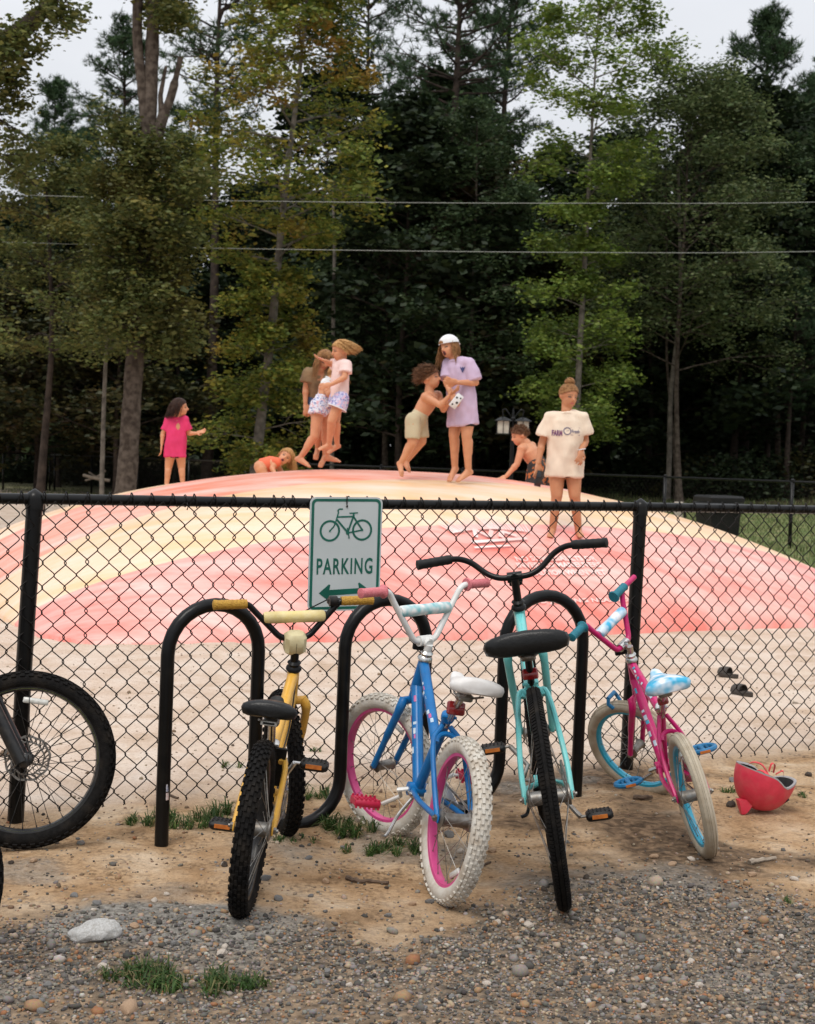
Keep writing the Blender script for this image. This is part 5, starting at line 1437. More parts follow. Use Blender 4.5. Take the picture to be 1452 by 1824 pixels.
M['hair_dirty'] = hair_mat('hair_dirty', (.34, .175, .072), (.17, .08, .032))
SKIN_SLOTS = ['eye', 'lip', 'mouth', 'brow']
class Person:
    def __init__(self, label, crop, Y, k, J, face, headh=.205, skin='skin', mouth_open=0.0, tilt=0.0):
        ox, oy, sc = crop; self.k = k; self.Y = Y
        P = {}
        for n, q in J.items():
            P[n] = at_y(ox + q[0] / sc, oy + q[1] / sc, Y + (q[2] if len(q) > 2 else 0.0))
        self.o = V(*(P['hipL'] + P['hipR']) / 2); self.o[2] = min(P[n][2] for n in P)
        self.e = empty('person', self.o); tag(self.e, label, 'person', 'children playing on the bounce pad')
        self.P = {n: p - self.o for n, p in P.items()}; P = self.P
        self.hh = headh * (.85 + .15 * k)
        self.f = nrm(face)                                   # where the face looks
        up = nrm(P['head'] - P['neck']); up = nrm(up * .6 + V(0, 0, 1) * .4 + V(tilt, 0, 0))
        self.r = nrm(np.cross(self.f, up)); self.u = np.cross(self.r, self.f)   # r = the person's right
        self.skin = M[skin]; self.mouth_open = mouth_open
        self.body()
    def H(self, x, y, z):
        """head frame in head heights: x to the person's right, y forward, z up"""
        return self.P['head'] + self.hh * (self.r * x + self.f * y + self.u * z)
    def body(self):
        P, k, hh = self.P, self.k, self.hh; b = MB(); Rh = np.stack([self.r, self.f, self.u], 1)
        b.ell(self.H(0, -.03, .09), (hh * .365, hh * .43, hh * .41), Rh, 18, 14)
        b.ell(self.H(0, .10, -.20), (hh * .285, hh * .30, hh * .30), Rh, 16, 12)
        b.ell(self.H(0, .21, -.36), (hh * .13, hh * .13, hh * .12), Rh, 12, 8)
        b.ell(self.H(.15, .20, -.14), (hh * .13, hh * .14, hh * .13), Rh, 10, 8); b.ell(self.H(-.15, .20, -.14), (hh * .13, hh * .14, hh * .13), Rh, 10, 8)
        b.capsule(self.H(0, .385, .03), self.H(0, .455, -.12), hh * .035, hh * .058, 8)
        for s in (-1, 1): b.ell(self.H(s * .365, -.04, -.04), (hh * .045, hh * .085, hh * .12), Rh, 8, 8)
        b.capsule(self.H(0, -.08, -.28), P['neck'], hh * .215, hh * .235)
        sh = P['shR'] - P['shL']; hp = P['hipR'] - P['hipL']
        top, bot = P['neck'], (P['hipL'] + P['hipR']) / 2; sp = top - bot
        rings = []
        spm = (P['shL'] + P['shR']) / 2
        cen = [bot - nrm(sp) * .055 * k, bot, bot * .72 + spm * .28, bot * .45 + spm * .55, bot * .18 + spm * .82, spm + nrm(sp) * .01 * k, top * .6 + spm * .4]
        for c, wdt, dep, m in zip(cen, (.085, .128, .108, .118, .132, .095, .055), (.07, .092, .080, .090, .088, .065, .05), (0, 0, .3, .6, .85, 1, 1)):
            ax = nrm(hp) * (1 - m) + nrm(sh) * m; ax = nrm(ax - nrm(sp) * (ax @ nrm(sp))); dp = np.cross(nrm(sp), ax)
            rings.append(ellring(c, wdt * k, dep * k, ax, dp))
        b.loft(rings)
        b.capsule(P['shL'], P['shR'], .05 * k, .05 * k)
        for s in 'LR':
            sh_, el, wr = P['sh' + s], P['el' + s], P['wr' + s]; ha = P['ha' + s]
            b.capsule(spm * .3 + sh_ * .7, sh_, .055 * k, .052 * k)
            b.capsule(sh_, el, .047 * k, .034 * k); b.capsule(el, wr, .0345 * k, .0235 * k)
            b.ell(el * .75 + wr * .25, (.037 * k,) * 3, None, 10, 8)
            d = nrm(ha - wr); side = nrm(np.cross(d, self.f) + 1e-4); nn = np.cross(side, d)
            hl = .155 * (.8 + .2 * k) * .98
            Rm = np.stack([side, d, nn], 1)
            b.ell(wr + d * hl * .30, (.034 * k, hl * .34, .0165 * k), Rm, 12, 8)
            for q, (off, ln) in enumerate(((-.027, .40), (-.009, .46), (.010, .43), (.027, .33))):
                p0 = wr + d * hl * .52 + side * off * k; p1 = p0 + d * hl * ln * .55 + side * off * .25 * k; p2 = p1 + nrm(d * .75 - nn * .65) * hl * ln * .5
                b.capsule(p0, p1, .0085 * k, .008 * k, 8); b.capsule(p1, p2, .008 * k, .0068 * k, 8)
            t0 = wr + d * hl * .2 - side * .028 * k; t1 = t0 + nrm(d - side * .9) * hl * .22; t2 = t1 + nrm(d - side * .1 - nn * .3) * hl * .2
            b.capsule(t0, t1, .0105 * k, .0095 * k, 8); b.capsule(t1, t2, .0095 * k, .0075 * k, 8)
            hi, kn, an, to = P['hip' + s], P['kn' + s], P['an' + s], P['to' + s]
            b.capsule(hi, kn, .079 * k, .052 * k); b.capsule(kn, an, .050 * k, .031 * k)
            sd = nrm(an - kn); back = nrm(np.cross(np.cross(sd, to - an), sd)) * -1
            b.capsule(kn * .82 + an * .18 + back * .012 * k, kn * .5 + an * .5 + back * .010 * k, .048 * k, .040 * k)
            b.ell(hi * .8 + kn * .2, (.082 * k,) * 3, None, 12, 8)
            fd = nrm(to - an); heel = an + sd * .035 * k - fd * .028 * k
            b.capsule(heel, an, .030 * k, .030 * k, 10)
            ball = an + (to - an) * .68; fs = nrm(np.cross(fd, sd))
            b.capsule(heel, ball, .029 * k, .027 * k, 10); b.capsule(an, ball, .028 * k, .023 * k, 10)
            for q in (-1, 0, 1): b.capsule(ball + fs * q * .014 * k, to + fs * q * .018 * k, .019 * k, .0105 * k, 8)
        me = remesh(b, .0068 * max(.85, k), 5)
        for m in [self.skin] + [M[s] for s in SKIN_SLOTS]: me.materials.append(m)
        # eyes, brows and mouth by place on the face
        n = len(me.polygons); ce = np.empty(n * 3, np.float32); me.polygons.foreach_get('center', ce); ce = ce.reshape(-1, 3)
        rel_ = (ce - self.P['head']) / hh; x, y, z = rel_ @ self.r, rel_ @ self.f, rel_ @ self.u
        mi = np.zeros(n, np.int32)
        for s in (-1, 1):
            mi[(((x - s * .15) / .075) ** 2 + ((z - .0) / .036) ** 2 < 1) & (y > .2)] = 1
            mi[(np.abs(x - s * .155) < .10) & (np.abs(z - .10 + .25 * np.abs(np.abs(x) - .15)) < .022) & (y > .2)] = 4
        mi[((x / .115) ** 2 + ((z + .265) / (.034 + .09 * self.mouth_open)) ** 2 < 1) & (y > .18)] = 2
        if self.mouth_open: mi[((x / .085) ** 2 + ((z + .27) / (.015 + .085 * self.mouth_open)) ** 2 < 1) & (y > .18)] = 3
        me.polygons.foreach_set('material_index', mi); me.polygons.foreach_set('use_smooth', np.ones(n, bool)); me.update()
        link('body', me, self.e)
    def spine(self):
        P = self.P; return (P['hipL'] + P['hipR']) / 2, (P['shL'] + P['shR']) / 2
    def shirt(self, mat, hem, wid, name='shirt', sleeve=.62, sl_r=(.062, .082), neckw=.075, amt=.016, voxel=.010, depth=.74, seed=0.0, drop=.0):
        """hem: metres below the hip line; wid: half widths (hem, waist, chest)"""
        P, k = self.P, self.k; bot, spm = self.spine(); ax_s = nrm(P['shR'] - P['shL']); ax_h = nrm(P['hipR'] - P['hipL']); sd = nrm(spm - bot)
        if hem > .05: hc = bot + (V(0, 0, -1) * .8 - sd * .2) * hem
        else: hc = bot - sd * hem
        b = MB(); rings = []
        shw = np.linalg.norm(P['shR'] - P['shL']) / 2
        for c, w, dp, m in ((hc, wid[0], depth, 0), (hc * .5 + bot * .5, wid[0] * .6 + wid[1] * .4, depth, .1), (bot * .62 + spm * .38, wid[1], depth, .3), (bot * .3 + spm * .7, wid[2], depth * .98, .7), (bot * .06 + spm * .94, max(wid[2] * .95, shw * .95), depth * .85, 1), (spm + sd * .045 * k, shw * .62, depth * .85, 1), (P['neck'] * .5 + spm * .5 + sd * .02, neckw * k, .95, 1)):
            ax = nrm(ax_h * (1 - m) + ax_s * m); ax = nrm(ax - sd * (ax @ sd)); d2 = np.cross(sd, ax)
            rings.append(ellring(c, w, w * dp, ax, d2, 22))
        b.loft(rings)
        b.capsule(P['shL'] + sd * .004, P['shR'] + sd * .004, .064 * k, .064 * k, 14)
        if sleeve:
            for s in 'LR':
                sh_, el = P['sh' + s], P['el' + s]
                b.capsule(spm * .45 + sh_ * .55 - sd * .02, sh_, .07 * k, sl_r[0] * k, 14)
                b.capsule(sh_, sh_ + (el - sh_) * sleeve + V(0, 0, -.01), sl_r[0] * k, sl_r[1] * k, 14, flat_end=True)
        me = remesh(b, voxel, 3); wrinkle(me, amt, 11, seed=seed)
        me.materials.append(mat); me.polygons.foreach_set('use_smooth', np.ones(len(me.polygons), bool))
        o = link(name, me, self.e); self.shirt_me = me
        return o
    def shorts(self, mat, length=.55, rise=.06, r=(.098, .100), name='shorts', trim=None, amt=.006, seed=3.0):
        P, k = self.P, self.k; bot, spm = self.spine(); sd = nrm(spm - bot); ax = nrm(P['hipR'] - P['hipL']); ax = nrm(ax - sd * (ax @ sd)); dp = np.cross(sd, ax)
        b = MB(); b.loft([ellring(bot - sd * .08 * k, .10 * k, .085 * k, ax, dp), ellring(bot - sd * .02 * k, min(.145, r[0] * 1.45) * k, min(.108, r[0] * 1.1) * k, ax, dp), ellring(bot + sd * rise * k, min(.132, r[0] * 1.33) * k, min(.098, r[0]) * k, ax, dp)])
        for s in 'LR':
            hi, kn = P['hip' + s], P['kn' + s]; b.capsule(hi, hi + (kn - hi) * length, r[0] * k, r[1] * k, 16, flat_end=True)
            b.ell(hi, (r[0] * k,) * 3, None, 14, 10)
        me = remesh(b, .009, 3); wrinkle(me, amt, 12, seed=seed); me.materials.append(mat)
        me.polygons.foreach_set('use_smooth', np.ones(len(me.polygons), bool))
        o = link(name, me, self.e)
        if trim:
            for s in 'LR':
                hi, kn = P['hip' + s], P['kn' + s]; e_ = hi + (kn - hi) * length; d = nrm(kn - hi); a1 = nrm(np.cross(d, V(0, 1, 0))); a2 = np.cross(d, a1)
                b = MB(); b.tube([e_ + r[1] * k * 1.01 * (a1 * math.cos(t) + a2 * math.sin(t)) for t in [2 * math.pi * q / 20 for q in range(20)]], .006, 6, loop=True); b.build('trim', trim, o)
        return o
    def hair(self, mat, style, length=.30, flow=(0, 0, -1), n=130, seed=1, strand=.0085, fringe=.0, spread=1.0, puff=1.0):
        rd = random.Random(seed); b = MB(); hh = self.hh; L0 = length; n = int(n * 2.6); strand = strand * .52
        # scalp cap: covers crown, back and sides down to the nape
        rows = []
        for i in range(9):
            row = []
            for j in range(25):
                az = 2 * math.pi * j / 24; front = .5 + .5 * math.cos(az)      # az 0 = forehead
                lim = 1.12 + (1 - front) ** .8 * 1.05 + (.12 if style == 'short' else 0)
                th_ = .02 + lim * i / 8
                row.append(self.H(.405 * puff * math.sin(th_) * math.sin(az), -.035 + .465 * puff * math.sin(th_) * math.cos(az), .10 + .452 * puff * math.cos(th_)))
            rows.append(row)
        b.loft(rows, closed=False, cap=False)
        fl = nrm(flow)
        for q in range(n):
            az = rd.uniform(0, 2 * math.pi); front = .5 + .5 * math.cos(az)
            if style == 'long' and rd.random() > fringe * .5: az = rd.uniform(1.0, 5.28)
            sa = math.sin(az) or 1.0; front = .5 + .5 * math.cos(az); lim = 1.1 + (1 - front) ** .8 * .95; th_ = rd.uniform(.15, 1) * lim
            p = self.H(.41 * puff * math.sin(th_) * math.sin(az), -.035 + .47 * puff * math.sin(th_) * math.cos(az), .10 + .46 * puff * math.cos(th_))
            nrm_ = nrm(p - self.H(0, -.03, .05))
            if style == 'short':
                d = nrm(nrm_ * .34 + V(*fl) * .85 + (self.f * .25 - self.u * .25) * front + V(rd.gauss(0, .28), rd.gauss(0, .28), rd.gauss(0, .25))); Lq = L0 * rd.uniform(.5, 1.1)
                pts = [p - nrm_ * .012, p + d * Lq * .5, p + nrm(d + V(*fl) * .5) * Lq]
                b.tube(pts, [strand, strand * .8, strand * .15], 4, cap=False); continue
            Lq = L0 * rd.uniform(.72, 1.1) + (.10 * (1 - math.cos(th_)) * -1)
            pts = [p - nrm_ * .01]; cur = p.copy(); steps = 8
            for s in range(steps):
                t = s / steps
                d = nrm(nrm_ * (.35 * (1 - t) * spread) + V(0, 0, -1) * (.35 + .2 * t) + V(*fl) * (.35 + .75 * t) + V(rd.gauss(0, .10), rd.gauss(0, .10), rd.gauss(0, .05)) * (1 + t))
                if style == 'tied': cur = p + (self.H(0, -.10, .50) - p) * ((s + 1) / steps)
                else: cur = cur + d * Lq / steps
                # stay outside the skull
                loc = (cur - self.P['head']) / hh; v = V(loc @ self.r / .40, (loc @ self.f + .03) / .47, (loc @ self.u - .09) / .46); m_ = np.linalg.norm(v)
                if m_ < 1.0 and m_ > 1e-3: cur = self.P['head'] + hh * (self.r * v[0] / m_ * .405 + self.f * (v[1] / m_ * .47 - .03) + self.u * (v[2] / m_ * .46 + .09))
                loc = (cur - self.P['head']) / hh; fx_, fy_, fz_ = loc @ self.r, loc @ self.f, loc @ self.u
                if style == 'long' and fy_ > .0 and abs(fx_) < .37 and fz_ < .24:       # keep the face clear
                    cur = self.P['head'] + hh * (self.r * math.copysign(.37 + .05 * rd.random(), sa) + self.f * min(fy_, .12) + self.u * fz_)
                pts.append(cur.copy())
            b.tube(pts, [strand * (1 - .75 * i / (len(pts) - 1)) for i in range(len(pts))], 4, cap=False)
        if style == 'tied':
            c = self.H(0, -.10, .60)
            for q in range(46):
                a = rd.uniform(0, 6.28); t = rd.uniform(0, math.pi); rr_ = hh * .19
                pp = [c + rr_ * V(math.cos(a + s * .5) * math.sin(t), math.sin(a + s * .5) * math.sin(t), .8 * math.cos(t + s * .1)) for s in range(6)]
                b.tube(pp, [.006, .009, .010, .010, .009, .004], 5, cap=False)
            b.ell(c, (hh * .17, hh * .17, hh * .14), None, 12, 8)
        return b.build('hair', mat, self.e, sharp=0)
    def project(self, name, vs, fs, mat, px, py, w, h=None, lift=.006):
        """flat print laid onto the shirt, facing the camera side"""
        me = self.shirt_me; bvh = BVHTree.FromPolygons([tuple(v.co) for v in me.vertices], [tuple(p.vertices) for p in me.polygons])
        vs = np.array(vs); c0 = (vs.max(0) + vs.min(0)) / 2; vs = vs - c0; s = w / (vs[:, 0].max() * 2)
        sy = s if h is None else h / (vs[:, 1].max() * 2)
        ctr = at_y(px, py, self.Y) - self.o; out = []
        for v in vs:
            q = ctr + V(v[0] * s, -.6, v[1] * sy); hit = bvh.ray_cast(Vector(q), Vector((0, 1, 0)))
            out.append(np.array(hit[0]) + V(0, -lift, 0) if hit[0] else ctr + V(v[0] * s, -.1, v[1] * sy))
        return MB().add(out, fs).build(name, mat, self.e, smooth=False)
def cloth(n, c, c2=None, sc=8, **kw): return pm(n, c, c2 or tuple(q * .86 for q in c), sc, .85, .2, 300, spec=.2, **kw)
def floral(n, base, spots, sc=40):
    m, nt, b = new_mat(n); N, L = nt.nodes, nt.links; tc = N.new('ShaderNodeTexCoord'); vo = N.new('ShaderNodeTexVoronoi'); vo.inputs['Scale'].default_value = sc
    L.new(tc.outputs['Object'], vo.inputs['Vector']); r = N.new('ShaderNodeValToRGB'); r.color_ramp.interpolation = 'CONSTANT'; e = r.color_ramp.elements
    cs = [base, base] + list(spots)
    while len(e) < len(cs): e.new(.5)
    for k, (q, c) in enumerate(zip(e, cs)): q.position = k / len(cs); q.color = (*c, 1)
    sp = N.new('ShaderNodeSeparateColor'); L.new(vo.outputs['Color'], sp.inputs[0]); L.new(sp.outputs[0], r.inputs[0]); L.new(r.outputs[0], b.inputs['Base Color']); b.inputs['Roughness'].default_value = .85
    return m
M['lavender'] = cloth('lavender', (.55, .42, .56)); M['peach'] = cloth('peach', (.78, .64, .50)); M['hot_pink'] = cloth('hot_pink', (.66, .045, .15))
M['pale_pink'] = cloth('pale_pink', (.80, .60, .56)); M['brown_dye'] = cloth('brown_dye', (.26, .17, .09), (.10, .06, .035), 5); M['khaki'] = cloth('khaki', (.52, .44, .29))
M['orange_suit'] = cloth('orange_suit', (.78, .17, .09)); M['black_cloth'] = cloth('black_cloth', (.015, .015, .016)); M['denim'] = cloth('denim', (.04, .06, .12)); M['white_cloth'] = cloth('white_cloth', (.74, .74, .74))
M['floral_pale'] = floral('floral_pale', (.60, .62, .72), [(.20, .24, .40), (.66, .40, .44), (.70, .70, .72)], 75)
M['floral_purple'] = floral('floral_purple', (.42, .42, .62), [(.22, .22, .44), (.66, .44, .55), (.62, .60, .72)], 62)
M['floral_black'] = floral('floral_black', (.018, .016, .015), [(.03, .025, .02), (.40, .12, .03), (.02, .02, .02)], 42)
M['print_navy'] = pm('print_navy', (.03, .04, .12), (.05, .05, .15), 60, .8); M['print_plum'] = pm('print_plum', (.12, .05, .16), (.20, .06, .10), 40, .8)
M['phone_black'] = pm('phone_black', (.012, .012, .014), (.015, .015, .017), 60, .2)
CA, CB, CC, CD = (500, 580, 6.517), (690, 570, 5.884), (870, 650, 5.885), (260, 690, 5.186)
# girl in lavender shirt and white cap
p = Person('girl in long lavender T-shirt and backward white cap, mouth wide open', CB, 13.6, 1.02,
    dict(head=(648, 285), neck=(715, 425), shR=(640, 470, .08), shL=(850, 455, -.10), elL=(925, 655, -.12), wrL=(745, 655, -.22), haL=(650, 640, -.24), elR=(620, 640, .0), wrR=(665, 780, -.20), haR=(705, 850, -.24),
         hipR=(735, 960, .06), hipL=(845, 965, -.06), knR=(700, 1205, .03), knL=(832, 1210, -.08), anR=(708, 1545, .07), anL=(850, 1575, -.03), toR=(650, 1685, -.02), toL=(738, 1690, -.10)),
    (-.72, -.66, -.10), mouth_open=1.0)
p.shirt(M['lavender'], .13, (.185, .165, .155), sleeve=.84, sl_r=(.060, .080), seed=1.0)
p.shorts(M['black_cloth'], .62, -.04, (.078, .076))
p.hair(M['hair_dirty'], 'long', .30, (-.15, -.1, -1), 90, 2, spread=.4)
b = MB(); rows = []
for i in range(8):
    t = .02 + 1.50 * i / 7
    rows.append([p.H(.455 * math.sin(t) * math.sin(a), -.03 + .515 * math.sin(t) * math.cos(a), .13 + .47 * math.cos(t)) for a in [2 * math.pi * q / 24 for q in range(24)]])
b.loft(rows, cap=False)
cp = b.build('cap', M['white_cloth'], p.e, sharp=0)
b = MB(); ol = []
for a in np.linspace(-1, 1, 11): ol.append((math.sin(a) * .36, -.36 - .30 * math.cos(a * 1.45)))
b.loft([[p.H(x, y, .16 + .10 * (x * 2) ** 2 * -1 + (-.42 - y) * -.35 + dz) for x, y in ol] + [p.H(x * .98, -.40, .17 + dz) for x, y in ol[::-1]] for dz in (-.012, .012)])
b.build('cap_brim', M['white_cloth'], cp)
b = MB(); b.loft([[p.H(x, .505 - .25 * x * x - .10 * (z - .18), z) for x, z in ((-.13, .18), (.13, .18), (.11, .27), (0, .33), (-.11, .27))], [p.H(x, .42, z) for x, z in ((-.13, .18), (.13, .18), (.11, .27), (0, .33), (-.11, .27))]])
b.build('cap_opening', M['hair_dirty'], cp)
vs = [(-.5, .55, 0), (-.15, .25, 0), (0, .55, 0), (.2, .28, 0), (.55, .6, 0), (.4, .0, 0), (.05, -.7, 0), (-.35, .0, 0)]
p.project('chest_emblem', vs, [(0, 1, 7), (1, 2, 3, 5, 6, 7), (3, 4, 5)], M['print_navy'], 690 + 783 / 5.884, 570 + 527 / 5.884, .05)
b = MB(); hd = p.P['haR'] + p.o; b.box((0, 0, 0), (.072, .010, .145), bev=.004)
ph = b.build('phone', M['white_cloth']); tag(ph, 'white phone with black spots held by the girl in lavender', 'phone')
ph.location = Vector(hd + V(.015, -.045, .0)); ph.rotation_euler = (.15, .62, 0)
b = MB()
for x, z, r_ in ((-.015, .03, .010), (.014, -.01, .012), (-.012, -.045, .009), (.018, .045, .008)):
    b = MB(); b.lathe([(r_, 0), (r_, .001)], (x, -.0055, z), (0, -1, 0), 10); b.build('case_spot', M['phone_black'], ph)
# boy in khaki shorts
p = Person('shirtless boy in khaki shorts lunging at the girl in lavender', CB, 13.6, .90,
    dict(head=(455, 610), neck=(440, 755), shR=(400, 805, -.10), shL=(530, 790, .10), elR=(560, 895, -.16), wrR=(648, 800, -.20), haR=(725, 735, -.22), elL=(590, 940, .02), wrL=(640, 875, -.12), haL=(700, 850, -.18),
         hipR=(270, 1050, -.08), hipL=(345, 1050, .08), knR=(262, 1285, -.10), knL=(362, 1270, .07), anR=(142, 1500, -.05), anL=(200, 1480, .12), toR=(150, 1635, -.10), toL=(228, 1590, .06)),
    (.88, -.38, .18))
p.shorts(M['khaki'], .84, .10, (.086, .080), seed=5.0)
p.hair(M['hair_brown'], 'short', .085, (-.55, 0, -.12), 300, 3, .008, 1.0, puff=1.06)
# girl with bun in peach shirt
p = Person('girl with hair in a bun and long peach T-shirt, standing with arms hanging', CC, 12.35, 1.0,
    dict(head=(842, 325), neck=(822, 480), shR=(655, 560, 0), shL=(975, 555, 0), elR=(560, 830, .02), wrR=(522, 1030, -.04), haR=(515, 1130, -.06), elL=(1015, 800, .03), wrL=(978, 885, -.10), haL=(958, 985, -.14),
         hipR=(715, 1080), hipL=(890, 1085), knR=(718, 1365, -.03), knL=(905, 1370, -.03), anR=(672, 1740, .02), anL=(945, 1745, .06), toR=(645, 1800, -.14), toL=(975, 1800, -.08)),
    (.42, -.88, -.16), skin='skin_tan')
p.shirt(M['peach'], .075, (.168, .165, .165), sleeve=.66, sl_r=(.062, .086), seed=4.0)
p.shorts(M['black_cloth'], .10, -.02, (.085, .085))
p.hair(M['hair_dirty'], 'tied', .16, (0, .1, 1), 110, 5, .0065)
vs, fs = text_mesh('FARM', 1.0, bold=.04); p.project('lettering', vs, fs, M['print_plum'], 870 + 708 / 5.885, 650 + 714 / 5.885, .088, .05)
vs, fs = text_mesh('Fresh', 1.0, bold=.015); p.project('lettering', vs, fs, M['print_navy'], 870 + 900 / 5.885, 650 + 700 / 5.885, .07, .030)
n = 22; vs = [(math.cos(2 * math.pi * q / n), math.sin(2 * math.pi * q / n), 0) for q in range(n)] + [(.8 * math.cos(2 * math.pi * q / n), .8 * math.sin(2 * math.pi * q / n), 0) for q in range(n)]
p.project('chest_emblem', vs, [(i, (i + 1) % n, n + (i + 1) % n, n + i) for i in range(n)], M['print_navy'], 870 + 812 / 5.885, 650 + 695 / 5.885, .066)
p.project('chest_swoosh', [(-1, -.3, 0), (.2, .1, 0), (1, .5, 0), (.2, .4, 0), (-.4, .0, 0)], [(0, 1, 2, 3, 4)], M['print_navy'], 870 + 815 / 5.885, 650 + 692 / 5.885, .03)
p.project('chest_line', [(-1, -.05, 0), (1, -.05, 0), (1, .05, 0), (-1, .05, 0)], [(0, 1, 2, 3)], M['print_plum'], 870 + 895 / 5.885, 650 + 738 / 5.885, .085, .003)
p.project('chest_line', [(-1, -.05, 0), (1, -.05, 0), (1, .05, 0), (-1, .05, 0)], [(0, 1, 2, 3)], M['print_plum'], 870 + 895 / 5.885, 650 + 662 / 5.885, .085, .003)
b = MB(); b.box((0, 0, 0), (.068, .009, .138), bev=.004); ph = b.build('phone', M['phone_black']); tag(ph, 'black phone in the hanging hand of the girl with the bun', 'phone')
ph.location = Vector(p.P['haR'] + p.o + V(.012, -.03, -.05)); ph.rotation_euler = (.1, .18, .5)
b = MB(); b.tube([p.P['wrL'] + .030 * V(math.cos(t), math.sin(t) * .9, .2 * math.cos(t)) for t in [2 * math.pi * q / 16 for q in range(16)]], .0045, 6, loop=True); b.build('bracelet', M['white_cloth'], p.e)
# pale pink shirt girl
p = Person('blond girl in pale pink T-shirt and purple shorts jumping in mid-air', CA, 14.2, .86,
    dict(head=(695, 290), neck=(705, 415), shR=(640, 450, .09), shL=(755, 465, -.09), elR=(560, 440, .06), wrR=(520, 410, -.02), haR=(478, 392, -.04), elL=(745, 600, -.14), wrL=(595, 680, -.18), haL=(500, 700, -.18),
         hipR=(655, 850, .08), hipL=(700, 850, -.07), knR=(640, 1110, .02), knL=(592, 1105, -.10), anR=(655, 1385, .16), anL=(562, 1385, .0), toR=(552, 1480, .10), toL=(445, 1438, -.04)),
    (-.90, -.38, -.16))
p.shirt(M['pale_pink'], -.02, (.132, .118, .118), sleeve=.55, sl_r=(.066, .078), seed=7.0, depth=.7)
p.shorts(M['floral_purple'], .42, .08, (.098, .112), trim=M['white_cloth'], seed=8.0)
p.hair(M['hair_blond'], 'long', .20, (.75, .1, -.12), 190, 7, .0085, .3)
# brown shirt girl
p = Person('long-haired girl in brown tie-dyed T-shirt bending forward among the jumpers', CA, 14.9, 1.02,
    dict(head=(505, 400), neck=(455, 510), shR=(330, 560, .0), shL=(530, 555, .06), elR=(292, 740, .0), wrR=(288, 900, -.04), haR=(300, 985, -.06), elL=(575, 700, .0), wrL=(560, 800, -.10), haL=(555, 850, -.12),
         hipR=(405, 880, .06), hipL=(500, 890, .1), knR=(430, 1190, -.02), knL=(520, 1200, .0), anR=(432, 1410, .16), anL=(520, 1500, .10), toR=(405, 1550, .10), toL=(458, 1640, .04)),
    (.30, -.80, -.50), skin='skin_tan')
p.shirt(M['brown_dye'], -.03, (.135, .13, .14), sleeve=.5, sl_r=(.07, .08), seed=9.0)
p.shorts(M['denim'], .4, .06, seed=10.0)
p.hair(M['hair_dirty'], 'long', .34, (-.12, -.25, -1), 150, 8, .0085, .2, spread=.5)
# floral shorts girl between them
p = Person('child in white top and flowered shorts, mostly hidden between two jumpers', CA, 14.5, .90,
    dict(head=(655, 560, .1), neck=(600, 620, .08), shR=(520, 690, -.02), shL=(610, 660, .16), elR=(560, 800, -.10), wrR=(600, 760, -.14), haR=(640, 740, -.14), elL=(660, 760, .16), wrL=(680, 860, .14), haL=(690, 920, .14),
         hipR=(440, 930, -.06), hipL=(520, 930, .08), knR=(395, 1285, -.12), knL=(525, 1220, .08), anR=(228, 1535, -.06), anL=(540, 1515, .12), toR=(335, 1640, -.14), toL=(690, 1580, .10)),
    (.7, -.3, -.3))
p.shirt(M['white_cloth'], -.02, (.115, .105, .11), sleeve=0, seed=11.0, neckw=.09)
p.shorts(M['floral_pale'], .30, .10, (.10, .112), seed=12.0)
p.hair(M['hair_blond'], 'long', .2, (.3, .2, -1), 70, 9)
# pink shirt girl at the far side
p = Person('small dark-haired girl in hot pink T-shirt seen from behind, head turned', CD, 15.9, .80,
    dict(head=(312, 185), neck=(285, 275), shL=(210, 310), shR=(355, 305), elL=(158, 425, .0), wrL=(148, 520, -.02), haL=(142, 580, -.03), elR=(398, 425, .02), wrR=(455, 425, -.02), haR=(505, 412, -.03),
         hipL=(230, 600), hipR=(318, 600), knL=(208, 740, .02), knR=(330, 740, .02), anL=(192, 895, .0), anR=(340, 890, 0), toL=(180, 925, .10), toR=(352, 920, .10)),
    (.93, .12, .05))
p.shirt(M['hot_pink'], .055, (.128, .120, .115), sleeve=.72, sl_r=(.058, .076), seed=13.0)
p.shorts(M['black_cloth'], .15, -.02, (.085, .085))
p.hair(M['hair_dark'], 'long', .24, (-.40, -.35, -1), 150, 10, .0085, spread=.5)
# girl in orange swimsuit crouching behind the crest
p = Person('girl in orange swimsuit crouching low behind the crest of the bounce pad', CD, 16.2, .86,
    dict(head=(1288, 640), neck=(1235, 690), shR=(1205, 690, -.08), shL=(1195, 690, .10), elR=(1165, 745, -.12), wrR=(1195, 800, -.18), haR=(1225, 825, -.22), elL=(1250, 780, .14), wrL=(1280, 830, .06), haL=(1310, 840, .02),
         hipR=(1055, 735, -.08), hipL=(1050, 735, .09), knR=(1110, 840, -.12), knL=(1110, 840, .14), anR=(1000, 850, -.08), anL=(1000, 850, .10), toR=(960, 850, -.08), toL=(960, 850, .1)),
    (.15, -.97, .06), mouth_open=.55, tilt=.25)
p.shirt(M['orange_suit'], -.02, (.118, .112, .112), name='swimsuit', sleeve=0, amt=.004, seed=14.0, neckw=.07, depth=.8)
p.hair(M['hair_blond'], 'long', .24, (.15, -.05, -1), 120, 11, spread=.4)
